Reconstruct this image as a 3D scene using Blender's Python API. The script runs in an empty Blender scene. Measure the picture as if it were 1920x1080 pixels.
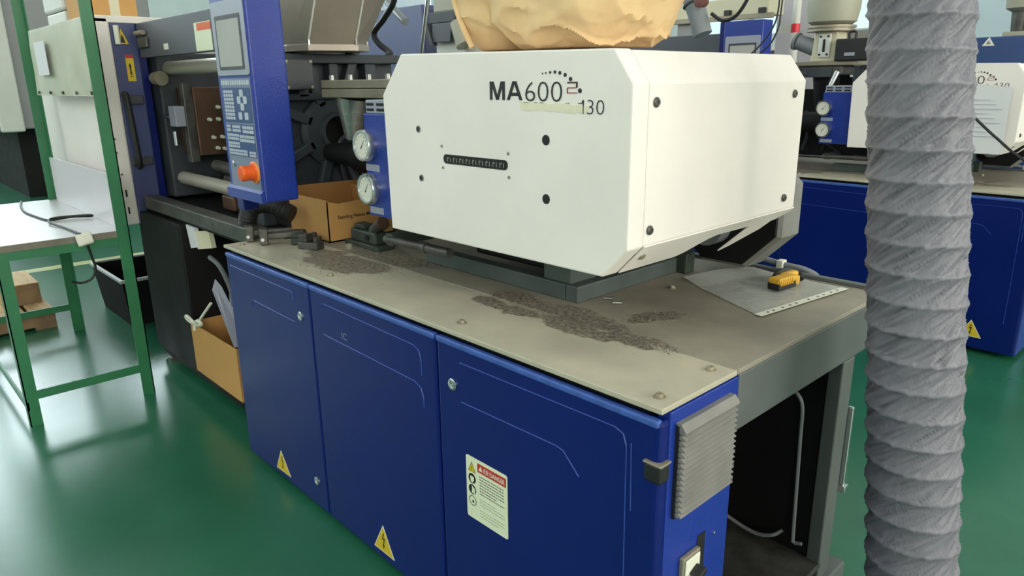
import bpy, bmesh, math, random
from mathutils import Vector, Matrix, noise
random.seed(7)
PI = math.pi
S = bpy.context.scene
COL = S.collection

# ------------------------------------------------------------------ camera, world, light, exposure
cam_d = bpy.data.cameras.new('camera')
cam_d.sensor_width = 36.0
cam_d.lens = 36.0 * 1341.07 / 1920.0
cam_d.clip_start = 0.05
cam = bpy.data.objects.new('camera', cam_d)
COL.objects.link(cam)
yaw, pitch, roll = math.radians(136.869), math.radians(16.125), math.radians(-0.7025)
dv = Vector((math.cos(pitch) * math.cos(yaw), math.cos(pitch) * math.sin(yaw), -math.sin(pitch)))
rv = dv.cross(Vector((0, 0, 1))).normalized()
uv = rv.cross(dv)
r2 = math.cos(roll) * rv + math.sin(roll) * uv
u2 = -math.sin(roll) * rv + math.cos(roll) * uv
M3 = Matrix((r2, u2, -dv)).transposed()
cam.matrix_world = Matrix.Translation((0.7015, -1.0389, 1.5)) @ M3.to_4x4()
S.camera = cam

world = bpy.data.worlds.new('world')
S.world = world
world.use_nodes = True
world.node_tree.nodes['Background'].inputs[0].default_value = (0.75, 0.88, 1.0, 1)
world.node_tree.nodes['Background'].inputs[1].default_value = 0.6
S.view_settings.view_transform = 'Standard'
S.view_settings.look = 'None'
S.view_settings.gamma = 1.0
S.view_settings.exposure = -0.16
S.view_settings.use_curve_mapping = False
LAMP_STRENGTH = 10.5        # ceiling fixtures
WIN_BACK = 0.6             # daylight in the panes of each wall
WIN_LEFT = 13.0
WIN_RIGHT = 8.5
WIN_FRONT = 2.3

# ------------------------------------------------------------------ materials
def lin(c):
    c = c / 255.0
    return c / 12.92 if c <= 0.04045 else ((c + 0.055) / 1.055) ** 2.4
def rgb(r, g, b): return (lin(r), lin(g), lin(b), 1.0)

def mat(name, col, rough=0.5, metal=0.0, var=0.0, vscale=6.0, bump=0.0, bscale=60.0, stretch=None, col2=None, spec=0.5, emit=0.0, alpha=1.0, dirt=0.0, coat=0.0):
    m = bpy.data.materials.new(name)
    m.use_nodes = True
    nt = m.node_tree; N = nt.nodes; L = nt.links
    b = N['Principled BSDF']
    base = rgb(*col)
    b.inputs['Base Color'].default_value = base
    b.inputs['Roughness'].default_value = rough
    b.inputs['Metallic'].default_value = metal
    b.inputs['Specular IOR Level'].default_value = spec
    b.inputs['Coat Weight'].default_value = coat
    if alpha < 1: b.inputs['Alpha'].default_value = alpha
    if emit:
        b.inputs['Emission Color'].default_value = base
        b.inputs['Emission Strength'].default_value = emit
    tc = N.new('ShaderNodeTexCoord')
    mp = N.new('ShaderNodeMapping')
    L.new(tc.outputs['Object'], mp.inputs[0])
    if stretch: mp.inputs['Scale'].default_value = stretch
    if var or col2:
        n = N.new('ShaderNodeTexNoise'); n.inputs['Scale'].default_value = vscale; n.inputs['Detail'].default_value = 6
        n.inputs['Roughness'].default_value = 0.6
        L.new(mp.outputs[0], n.inputs['Vector'])
        r = N.new('ShaderNodeValToRGB')
        c2 = rgb(*col2) if col2 else tuple(base[i] * (1 - var) for i in range(3)) + (1,)
        r.color_ramp.elements[0].position = 0.32; r.color_ramp.elements[1].position = 0.68
        r.color_ramp.elements[0].color = c2
        r.color_ramp.elements[1].color = base if col2 else tuple(min(1, base[i] * (1 + var * 0.4)) for i in range(3)) + (1,)
        L.new(n.outputs['Fac'], r.inputs[0])
        L.new(r.outputs[0], b.inputs['Base Color'])
        mr = N.new('ShaderNodeMapRange'); mr.inputs['To Min'].default_value = rough * 0.8; mr.inputs['To Max'].default_value = min(1, rough * 1.25)
        L.new(n.outputs['Fac'], mr.inputs[0]); L.new(mr.outputs[0], b.inputs['Roughness'])
    if bump:
        n2 = N.new('ShaderNodeTexNoise'); n2.inputs['Scale'].default_value = bscale; n2.inputs['Detail'].default_value = 4
        L.new(mp.outputs[0], n2.inputs['Vector'])
        bp = N.new('ShaderNodeBump'); bp.inputs['Strength'].default_value = bump; bp.inputs['Distance'].default_value = 0.01
        L.new(n2.outputs['Fac'], bp.inputs['Height']); L.new(bp.outputs[0], b.inputs['Normal'])
    return m

def stained_plate(name, clean, dirty, grime, spots, rough=0.5):
    """painted steel with its own oily grime: a list of elongated stains (x, y, half length, half width, angle)"""
    m = mat(name, clean, rough, var=0.18, vscale=5, col2=dirty)
    nt = m.node_tree; N = nt.nodes; L = nt.links
    b = N['Principled BSDF']
    src = b.inputs['Base Color'].links[0].from_socket
    rs = b.inputs['Roughness'].links[0].from_socket
    tc = N.new('ShaderNodeTexCoord')
    def noise_off(scale, amt, det):
        n = N.new('ShaderNodeTexNoise'); n.inputs['Scale'].default_value = scale; n.inputs['Detail'].default_value = det
        L.new(tc.outputs['Object'], n.inputs['Vector'])
        v = N.new('ShaderNodeVectorMath'); v.operation = 'SUBTRACT'; v.inputs[1].default_value = (0.5, 0.5, 0.5)
        L.new(n.outputs['Color'], v.inputs[0])
        s = N.new('ShaderNodeVectorMath'); s.operation = 'SCALE'; s.inputs['Scale'].default_value = amt
        L.new(v.outputs[0], s.inputs[0]); return s.outputs[0]
    a1 = N.new('ShaderNodeVectorMath'); a1.operation = 'ADD'
    L.new(tc.outputs['Object'], a1.inputs[0]); L.new(noise_off(14, 0.085, 6), a1.inputs[1])
    last = None
    for (x, y, hl, hw, an) in spots:
        mp = N.new('ShaderNodeMapping'); mp.vector_type = 'TEXTURE'
        mp.inputs['Location'].default_value = (x, y, 0.9); mp.inputs['Rotation'].default_value = (0, 0, an)
        mp.inputs['Scale'].default_value = (hl, hw, 1)
        L.new(a1.outputs[0], mp.inputs[0])
        ln = N.new('ShaderNodeVectorMath'); ln.operation = 'LENGTH'; L.new(mp.outputs[0], ln.inputs[0])
        mr = N.new('ShaderNodeMapRange'); mr.interpolation_type = 'SMOOTHSTEP'
        mr.inputs['From Min'].default_value = 1.12; mr.inputs['From Max'].default_value = 0.86
        L.new(ln.outputs['Value'], mr.inputs[0])
        if last is None: last = mr.outputs[0]
        else:
            mx = N.new('ShaderNodeMath'); mx.operation = 'MAXIMUM'; L.new(last, mx.inputs[0]); L.new(mr.outputs[0], mx.inputs[1]); last = mx.outputs[0]
    sp = N.new('ShaderNodeTexNoise'); sp.inputs['Scale'].default_value = 85; sp.inputs['Detail'].default_value = 5
    L.new(tc.outputs['Object'], sp.inputs['Vector'])
    gr = N.new('ShaderNodeValToRGB'); gr.color_ramp.elements[0].position = 0.38; gr.color_ramp.elements[1].position = 0.74
    gr.color_ramp.elements[0].color = rgb(*grime); gr.color_ramp.elements[1].color = rgb(166, 156, 138)
    L.new(sp.outputs['Fac'], gr.inputs[0])
    fac = N.new('ShaderNodeMath'); fac.operation = 'MULTIPLY'; fac.inputs[1].default_value = 0.92; L.new(last, fac.inputs[0])
    mix = N.new('ShaderNodeMixRGB'); L.new(fac.outputs[0], mix.inputs[0]); L.new(src, mix.inputs[1]); L.new(gr.outputs[0], mix.inputs[2])
    L.new(mix.outputs[0], b.inputs['Base Color'])
    bp = N.new('ShaderNodeBump'); bp.inputs['Strength'].default_value = 0.5; bp.inputs['Distance'].default_value = 0.006
    mul = N.new('ShaderNodeMath'); mul.operation = 'MULTIPLY'; L.new(last, mul.inputs[0]); L.new(sp.outputs['Fac'], mul.inputs[1])
    L.new(mul.outputs[0], bp.inputs['Height']); L.new(bp.outputs[0], b.inputs['Normal'])
    return m

MAT = dict(
    floor=mat('floor_green_epoxy', (40, 104, 78), 0.24, var=0.25, vscale=0.8, spec=0.6),
    yellow_line=mat('faded_yellow_paint', (176, 180, 120), 0.4, var=0.2),
    wall=mat('pale_wall', (206, 216, 212), 0.8, var=0.06, vscale=1.5),
    ceil=mat('ceiling_white', (205, 208, 205), 0.9),
    frame_w=mat('window_frame', (196, 204, 200), 0.5),
    cover=mat('warm_white_paint', (234, 227, 221), 0.42, var=0.05, vscale=3, bump=0.01, bscale=120),
    blue=mat('blue_paint', (2, 25, 100), 0.36, var=0.12, vscale=2.5, bump=0.015, bscale=150, spec=0.32),
    emboss_highlight=mat('embossed_blue_highlight', (34, 66, 144), 0.4),  # lighter than the doors: highlight on the pressed edges put into the colour
    blue_edge=mat('blue_paint_worn_highlight', (60, 92, 168), 0.45, var=0.25, vscale=30),
    blue_hammer_lit=mat('blue_hammer_paint_lit', (26, 52, 142), 0.3, var=0.08, vscale=20, bump=0.16, bscale=170),  # brighter blue than the doors: side light on the end faces painted in
    grey=mat('grey_green_paint', (92, 97, 96), 0.5, var=0.2, vscale=4),
    dgrey=mat('dark_grey_paint', (58, 61, 66), 0.5, var=0.2, vscale=5),
    hgrey=mat('header_grey_paint', (78, 80, 88), 0.45, var=0.12, vscale=4),
    black=mat('black_steel', (15, 14, 16), 0.62, spec=0.35, var=0.3, vscale=6),
    cast=mat('dark_cast_iron', (56, 62, 68), 0.6, var=0.35, vscale=8, bump=0.2, bscale=30),
    steel=mat('brushed_steel', (190, 188, 184), 0.25, metal=0.75, var=0.2, vscale=4, stretch=(1, 1, 14)),
    hsteel=mat('hopper_steel', (176, 166, 154), 0.36, metal=0.45, var=0.12, vscale=3),
    chrome=mat('bright_zinc', (205, 208, 210), 0.22, metal=1.0),
    machined=mat('machined_plate', (150, 142, 122), 0.4, metal=0.25, var=0.25, vscale=6),
    oldsteel=mat('oily_steel', (96, 94, 90), 0.45, metal=0.6, var=0.45, vscale=14, bump=0.15, bscale=50),
    greensteel=mat('grimy_green_steel', (58, 68, 60), 0.5, var=0.5, vscale=18, bump=0.25, bscale=60),
    pedestal=mat('pedestal_paint', (78, 88, 86), 0.5, var=0.3, vscale=7),
    louvre=mat('louvre_plastic', (128, 127, 122), 0.6, var=0.18, vscale=12),
    white_print=mat('label_white', (222, 222, 206), 0.5),
    cream=mat('sign_cream', (222, 226, 196), 0.45),
    red=mat('sign_red', (186, 52, 44), 0.45),
    redtape=mat('tape_red', (228, 44, 60), 0.4),
    orange=mat('orange_plastic', (226, 92, 22), 0.35),
    orange_lt=mat('orange_light', (240, 150, 62), 0.4),
    yellow=mat('sign_yellow', (214, 184, 40), 0.45, var=0.08, vscale=40),
    ink=mat('print_black', (22, 22, 24), 0.45),
    hole=mat('hole_black', (14, 15, 14), 0.7),
    redink=mat('print_red', (150, 62, 66), 0.5),
    greyink=mat('print_grey', (120, 122, 116), 0.6),
    residue=mat('glue_residue', (224, 218, 192), 0.6, var=0.06, vscale=60),
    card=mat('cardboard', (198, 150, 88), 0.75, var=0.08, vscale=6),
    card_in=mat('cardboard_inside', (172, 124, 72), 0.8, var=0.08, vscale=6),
    paper=mat('paper_white', (214, 214, 218), 0.7),
    sack=mat('sack_cloth', (228, 196, 148), 0.75, var=0.14, vscale=7, bump=0.05, bscale=160, col2=(212, 177, 128)),
    duct=mat('duct_fabric', (115, 114, 123), 0.5, var=0.14, vscale=9, bump=0.06, bscale=260),
    green=mat('bench_green_paint', (46, 118, 78), 0.42, var=0.18, vscale=6),
    lam=mat('bench_laminate', (196, 196, 196), 0.32, var=0.08, vscale=4),
    lam_edge=mat('laminate_edge', (122, 116, 102), 0.6, var=0.25, vscale=20),
    backboard=mat('back_board_laminate', (206, 202, 208), 0.35),
    film=mat('plastic_film', (206, 208, 186), 0.45, alpha=0.72, var=0.12, vscale=5, bump=0.05, bscale=14),
    sleeve=mat('clear_sleeve', (214, 217, 212), 0.16, alpha=0.42, bump=0.25, bscale=20),
    rubber=mat('black_rubber', (26, 27, 28), 0.55),
    greyhose=mat('grey_hose', (124, 128, 132), 0.4),
    plug=mat('plug_white', (222, 220, 206), 0.4),
    wood=mat('raw_wood', (198, 164, 118), 0.7, var=0.3, vscale=5, stretch=(1, 8, 8)),
    wood_end=mat('wood_weathered', (140, 112, 82), 0.75, var=0.35, vscale=8),
    crate=mat('crate_black', (16, 17, 18), 0.8, spec=0.2),
    crate_rim=mat('crate_rim', (170, 176, 174), 0.45),
    door_edge=mat('door_edge_paint', (66, 74, 116), 0.4, var=0.12, vscale=3),
    crumb=mat('crumb_grey', (112, 106, 96), 0.7, var=0.3, vscale=60),
    tiebar=mat('tie_bar_steel', (178, 174, 160), 0.32, metal=0.2, var=0.1, vscale=5),
    mold=mat('mould_steel', (96, 72, 56), 0.5, metal=0.4, var=0.35, vscale=9),
    screen=mat('screen_grey', (178, 176, 172), 0.12, var=0.1, vscale=2),
    bezel=mat('bezel_grey', (150, 154, 168), 0.4),
    keypad=mat('keypad_blue', (44, 70, 120), 0.4),
    key=mat('key_pale', (176, 184, 196), 0.5),
    panel_low=mat('panel_grey_blue', (120, 128, 150), 0.4),
    bg_white=mat('bg_white_paint', (214, 214, 206), 0.5, var=0.06, vscale=2),
    bg_grey=mat('bg_grey_paint', (150, 150, 150), 0.55, var=0.1, vscale=1.5),
    bg_cream=mat('bg_cream_paint', (206, 200, 172), 0.55),
    dryer=mat('dryer_paint', (160, 158, 140), 0.4, var=0.08, vscale=4),
    glass=mat('dial_white', (214, 212, 200), 0.3),
    pyel=mat('tool_yellow', (222, 170, 44), 0.4, var=0.1, vscale=50),
    lamp=mat('lamp_tube', (255, 246, 246), 0.5, emit=LAMP_STRENGTH),
    pane_back=mat('pane_back', (214, 236, 242), 0.3, emit=WIN_BACK),
    pane_left=mat('pane_left', (226, 240, 246), 0.3, emit=WIN_LEFT),
    pane_right=mat('pane_right', (255, 250, 238), 0.3, emit=WIN_RIGHT),
    pane_front=mat('pane_front', (246, 250, 248), 0.3, emit=WIN_FRONT),
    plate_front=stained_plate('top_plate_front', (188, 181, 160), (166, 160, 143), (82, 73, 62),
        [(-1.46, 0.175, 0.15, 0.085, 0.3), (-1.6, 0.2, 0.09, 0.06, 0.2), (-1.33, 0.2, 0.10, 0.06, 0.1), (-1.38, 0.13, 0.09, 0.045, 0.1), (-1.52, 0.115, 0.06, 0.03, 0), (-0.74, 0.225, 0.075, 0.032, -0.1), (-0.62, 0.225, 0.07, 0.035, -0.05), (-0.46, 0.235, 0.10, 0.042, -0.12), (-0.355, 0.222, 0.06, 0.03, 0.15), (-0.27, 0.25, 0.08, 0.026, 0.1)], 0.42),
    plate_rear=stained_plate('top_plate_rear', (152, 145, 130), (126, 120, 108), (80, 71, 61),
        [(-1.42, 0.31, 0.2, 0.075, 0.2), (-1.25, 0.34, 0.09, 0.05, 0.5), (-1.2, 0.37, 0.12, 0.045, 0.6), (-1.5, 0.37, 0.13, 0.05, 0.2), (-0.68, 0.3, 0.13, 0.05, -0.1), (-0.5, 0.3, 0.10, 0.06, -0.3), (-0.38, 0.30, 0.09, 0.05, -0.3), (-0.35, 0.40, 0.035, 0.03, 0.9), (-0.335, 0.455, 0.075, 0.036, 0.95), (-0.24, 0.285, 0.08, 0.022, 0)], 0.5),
)

_nt = MAT['floor'].node_tree; _b = _nt.nodes['Principled BSDF']          # an even, polished floor
_nt.links.remove(_b.inputs['Roughness'].links[0]); _b.inputs['Roughness'].default_value = 0.25

# ------------------------------------------------------------------ mesh helpers
class MB:
    def __init__(s): s.v = []; s.f = []
    def add(s, vs, fs):
        o = len(s.v); s.v += [Vector(p) for p in vs]; s.f += [tuple(i + o for i in f) for f in fs]; return s
    def box(s, x0, x1, y0, y1, z0, z1):
        vs = [(x, y, z) for x in (x0, x1) for y in (y0, y1) for z in (z0, z1)]
        return s.add(vs, [(0, 1, 3, 2), (4, 6, 7, 5), (0, 4, 5, 1), (2, 3, 7, 6), (0, 2, 6, 4), (1, 5, 7, 3)])
    def obox(s, c, ax, ay, az):
        c, ax, ay, az = (Vector(t) for t in (c, ax, ay, az))
        vs = [c + i * ax + j * ay + k * az for i in (-1, 1) for j in (-1, 1) for k in (-1, 1)]
        return s.add(vs, [(0, 1, 3, 2), (4, 6, 7, 5), (0, 4, 5, 1), (2, 3, 7, 6), (0, 2, 6, 4), (1, 5, 7, 3)])
    def prism(s, pts, off):
        """3D polygon extruded by a vector"""
        n = len(pts); a = [Vector(p) for p in pts]; b = [p + Vector(off) for p in a]
        return s.add(a + b, [tuple(range(n - 1, -1, -1)), tuple(range(n, 2 * n))] + [(i, (i + 1) % n, n + (i + 1) % n, n + i) for i in range(n)])
    def loft(s, rings, cap=True):
        n = len(rings[0]); vs = [p for r in rings for p in r]; fs = []
        for k in range(len(rings) - 1):
            for i in range(n):
                j = (i + 1) % n; fs.append((k * n + i, k * n + j, (k + 1) * n + j, (k + 1) * n + i))
        if cap: fs += [tuple(range(n - 1, -1, -1)), tuple(range((len(rings) - 1) * n, len(rings) * n))]
        return s.add(vs, fs)
    def cyl(s, p0, p1, r0, r1=None, n=20):
        r1 = r0 if r1 is None else r1
        p0, p1 = Vector(p0), Vector(p1); d = (p1 - p0).normalized()
        a = d.orthogonal().normalized(); b = d.cross(a)
        ring = lambda p, r: [p + r * (math.cos(2 * PI * i / n) * a + math.sin(2 * PI * i / n) * b) for i in range(n)]
        return s.loft([ring(p0, r0), ring(p1, r1)])
    def lathe(s, o, d, prof, n=24):
        """profile of (distance along d, radius)"""
        o, d = Vector(o), Vector(d).normalized(); a = d.orthogonal().normalized(); b = d.cross(a)
        return s.loft([[o + d * h + max(r, 1e-4) * (math.cos(2 * PI * i / n) * a + math.sin(2 * PI * i / n) * b) for i in range(n)] for h, r in prof])
    def tube(s, pts, r, n=10, smooth=6):
        pts = [Vector(p) for p in pts]
        if smooth > 1 and len(pts) > 2:
            q = [pts[0] * 2 - pts[1]] + pts + [pts[-1] * 2 - pts[-2]]; out = []
            for i in range(1, len(q) - 2):
                for k in range(smooth):
                    t = k / smooth; p0, p1, p2, p3 = q[i - 1:i + 3]
                    out.append(0.5 * ((2 * p1) + (-p0 + p2) * t + (2 * p0 - 5 * p1 + 4 * p2 - p3) * t * t + (-p0 + 3 * p1 - 3 * p2 + p3) * t ** 3))
            pts = out + [pts[-1]]
        d = (pts[1] - pts[0]).normalized(); a = d.orthogonal().normalized(); rings = []
        for i, p in enumerate(pts):
            d = (pts[min(i + 1, len(pts) - 1)] - pts[max(i - 1, 0)]).normalized()
            a = (a - d * a.dot(d)).normalized(); b = d.cross(a)
            rr = r(i / (len(pts) - 1)) if callable(r) else r
            rings.append([p + rr * (math.cos(2 * PI * k / n) * a + math.sin(2 * PI * k / n) * b) for k in range(n)])
        return s.loft(rings)

ORIG = {}
def link(name, mb, material, parent=None, bevel=0.0, smooth=False, seg=2):
    off = ORIG[parent.name] if parent else Vector((0, 0, 0))
    me = bpy.data.meshes.new(name)
    me.from_pydata([tuple(p - off) for p in mb.v], [], mb.f)
    bm = bmesh.new(); bm.from_mesh(me); bmesh.ops.recalc_face_normals(bm, faces=bm.faces)
    if smooth:
        for f in bm.faces: f.smooth = True
        for e in bm.edges:
            if len(e.link_faces) == 2 and e.calc_face_angle(0) > 0.7: e.smooth = False
    bm.to_mesh(me); bm.free()
    me.materials.append(MAT[material] if isinstance(material, str) else material)
    o = bpy.data.objects.new(name, me); COL.objects.link(o)
    if parent: o.parent = parent
    ORIG[o.name] = off
    if bevel:
        md = o.modifiers.new('bevel', 'BEVEL'); md.width = bevel; md.segments = seg; md.limit_method = 'ANGLE'; md.angle_limit = 0.6
        for p in me.polygons: p.use_smooth = False
    return o
def thing(name, loc, label, cat, group=None):
    o = bpy.data.objects.new(name, None); COL.objects.link(o); o.location = loc
    o.empty_display_size = 0.1
    o['label'] = label; o['category'] = cat
    if group: o['group'] = group
    ORIG[o.name] = Vector(loc); return o
def single(name, mb, material, label, cat, group=None, **k):
    o = link(name, mb, material, None, **k); o['label'] = label; o['category'] = cat
    if group: o['group'] = group
    return o
def struct(name, mb, material, **k):
    o = link(name, mb, material, None, **k); o['kind'] = 'structure'; return o
def copy_tree(o, parent=None):
    c = o.copy(); COL.objects.link(c); c.parent = parent
    for ch in list(o.children): copy_tree(ch, c)
    return c

# plane frames: (u, v) -> point, and the outward normal
def F_front(y): return (lambda u, v: Vector((u, y, v))), Vector((0, -1, 0))
def F_end(x): return (lambda u, v: Vector((x, u, v))), Vector((1, 0, 0))
def F_flat(x, y, z, ux, uy):
    U = Vector((ux, uy, 0)).normalized(); V = Vector((-U.y, U.x, 0))
    return (lambda u, v: Vector((x, y, z)) + U * u + V * v), Vector((0, 0, 1))
def decal(mb, fr, pts, t=0.001, lift=0.0):
    f, n = fr
    return mb.prism([f(*p) + n * lift for p in pts], n * t)
def drect(mb, fr, u0, u1, v0, v1, t=0.001, lift=0.0): return decal(mb, fr, [(u0, v0), (u1, v0), (u1, v1), (u0, v1)], t, lift)
def disc(fr, u, v, r, n=16, asp=1.0): return [(u + r * math.cos(2 * PI * i / n), v + asp * r * math.sin(2 * PI * i / n)) for i in range(n)]
def rounded(u0, u1, v0, v1, r, n=5):
    out = []
    for cx, cy, a0 in ((u1 - r, v0 + r, -PI / 2), (u1 - r, v1 - r, 0), (u0 + r, v1 - r, PI / 2), (u0 + r, v0 + r, PI)):
        out += [(cx + r * math.cos(a0 + PI / 2 * i / n), cy + r * math.sin(a0 + PI / 2 * i / n)) for i in range(n + 1)]
    return out
def ring_poly(mb, fr, u, v, ro, ri, n=24, t=0.001, lift=0.0):
    f, nn = fr
    a = [f(*p) + nn * lift for p in disc(fr, u, v, ro, n)]; b = [f(*p) + nn * lift for p in disc(fr, u, v, ri, n)]
    c = [p + nn * t for p in a]; d = [p + nn * t for p in b]
    return mb.loft([b, a, c, d, b], cap=False)

def text_mesh(s, weight=0.0):
    cu = bpy.data.curves.new('lettering', 'FONT'); cu.body = s; cu.offset = weight; cu.resolution_u = 3
    ob = bpy.data.objects.new('lettering', cu); COL.objects.link(ob)
    dg = bpy.context.evaluated_depsgraph_get(); dg.update()
    me = bpy.data.meshes.new_from_object(ob.evaluated_get(dg))
    vs = [tuple(v.co) for v in me.vertices]; fs = [tuple(p.vertices) for p in me.polygons]
    bpy.data.objects.remove(ob); bpy.data.curves.remove(cu); bpy.data.meshes.remove(me)
    return vs, fs
def letter(mb, s, fr, u0, u1, v0, v1, weight=0.0, lift=0.0012, keep=False):
    """flat lettering stretched into a box on a plane"""
    vs, fs = text_mesh(s, weight)
    if not vs: return mb
    x0, x1 = min(v[0] for v in vs), max(v[0] for v in vs); y0, y1 = min(v[1] for v in vs), max(v[1] for v in vs)
    f, n = fr
    su = (u1 - u0) / (x1 - x0); sv = (v1 - v0) / (y1 - y0)
    if keep: su = sv = min(su, sv)
    return mb.add([f(u0 + (v[0] - x0) * su, v0 + (v[1] - y0) * sv) + n * lift for v in vs], fs)
BOLT_PTS = [(0.02, 0.36), (-0.11, 0.02), (0.03, 0.05), (-0.03, -0.26), (-0.1, -0.2), (0.0, -0.42), (0.09, -0.19), (0.03, -0.23), (0.13, 0.14), (-0.02, 0.1), (0.1, 0.36)]
def warning_triangle(parent, fr, apex, bl, br, name='warning_sticker'):
    m = MB(); decal(m, fr, [bl, br, apex], 0.001)
    o = link(name, m, 'white_print', parent)
    c = ((apex[0] + bl[0] + br[0]) / 3, (apex[1] + bl[1] + br[1]) / 3)
    sc = lambda p, k: (c[0] + (p[0] - c[0]) * k, c[1] + (p[1] - c[1]) * k)
    m = MB(); decal(m, fr, [sc(bl, .9), sc(br, .9), sc(apex, .9)], 0.0014); return o, m, c
FACE_MB = lambda: MB()

# ------------------------------------------------------------------ the hall
struct('floor', MB().box(-18, 6.5, -7, 10.2, -0.1, 0), 'floor')
struct('trim_1', MB().box(-6.45, -6.31, -6.9, 10, 0.0, 0.0015), 'yellow_line')['label'] = 'faded yellow line painted on the green floor'
def wall_with_windows(name, axis, pos, a0, a1, z1, wins, thick, pane, start):
    """wall slab cut around its openings: wins = (u0, u1, v0, v1) in order along the wall"""
    def slab(m, u0, u1, v0, v1):
        if u1 - u0 < 1e-4 or v1 - v0 < 1e-4: return
        if axis == 'x': m.box(u0, u1, pos, pos + thick, v0, v1)
        else: m.box(pos, pos + thick, u0, u1, v0, v1)
    m = MB(); u = a0
    for (u0, u1, v0, v1) in wins:
        slab(m, u, u0, 0, z1); slab(m, u0, u1, 0, v0); slab(m, u0, u1, v1, z1); u = u1
    slab(m, u, a1, 0, z1)
    struct(name, m, 'wall')
    for i, (u0, u1, v0, v1) in enumerate(wins):
        p = MB(); fm = MB(); c = pos + thick / 2
        def bar(mm, a, b, e, g, h):
            if axis == 'x': mm.box(a, b, c - h, c + h, e, g)
            else: mm.box(c - h, c + h, a, b, e, g)
        bar(p, u0, u1, v0, v1, 0.01)
        o = struct('window_%d' % (start + i), p, pane)
        n = max(1, round((u1 - u0) / 1.1)); w = 0.04
        for k in range(n + 1):
            x = u0 + (u1 - u0) * k / n; bar(fm, max(u0, x - w), min(u1, x + w), v0, v1, 0.05)
        bar(fm, u0, u1, v0, v0 + 0.07, 0.06); bar(fm, u0, u1, v1 - 0.07, v1, 0.06); bar(fm, u0, u1, (v0 + v1) / 2 - 0.03, (v0 + v1) / 2 + 0.03, 0.05)
        link('window_frame', fm, 'frame_w', o)
wall_with_windows('wall_back', 'x', 10.0, -18, 6.5, 8.6, [(-17, -12.6, 2.1, 4.3), (-11.8, -7.4, 2.1, 4.3), (-6.6, -2.2, 2.1, 4.3), (-1.4, 3.0, 2.1, 4.3)], 0.2, 'pane_back', 1)
wall_with_windows('wall_left', 'y', -18.2, -7, 10.2, 8.6, [(-6.4, -2.4, 4.3, 8.2), (-1.6, 2.6, 4.3, 8.2), (3.4, 7.6, 4.3, 8.2)], 0.2, 'pane_left', 5)
wall_with_windows('wall_right', 'y', 6.5, -7, 10.2, 8.6, [(-6.2, -2.4, 1.5, 4.8), (-1.6, 2.4, 1.5, 4.8), (3.2, 7.2, 1.5, 4.8)], 0.2, 'pane_right', 8)
wall_with_windows('wall_front', 'x', -7.2, -18, 6.5, 8.6, [(-16, -11, 3.2, 7.6), (-9.5, -4.5, 3.2, 7.6), (-3, 2, 3.2, 7.6)], 0.2, 'pane_front', 11)
struct('ceiling', MB().box(-18.2, 6.7, -7.2, 10.2, 8.6, 8.75), 'ceil')
k = 0
for yy in (-2.4, 2.2, 6.2):
    for xx in (-13.0, -8.5, -4.2, 0.2, 4.2):
        t = thing('ceiling_light', (xx, yy, 6.0), 'white batten ceiling light hanging under the hall ceiling', 'ceiling light', 'ceiling lights over the hall')
        link('lamp_housing', MB().box(xx - 0.75, xx + 0.75, yy - 0.16, yy + 0.16, 6.0, 6.06), 'bg_white', t)
        link('diffuser', MB().box(xx - 0.72, xx + 0.72, yy - 0.14, yy + 0.14, 5.97, 6.0), 'lamp', t)
        link('hanger', MB().cyl((xx, yy, 6.06), (xx, yy, 8.6), 0.012, n=8), 'bg_grey', t)

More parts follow.
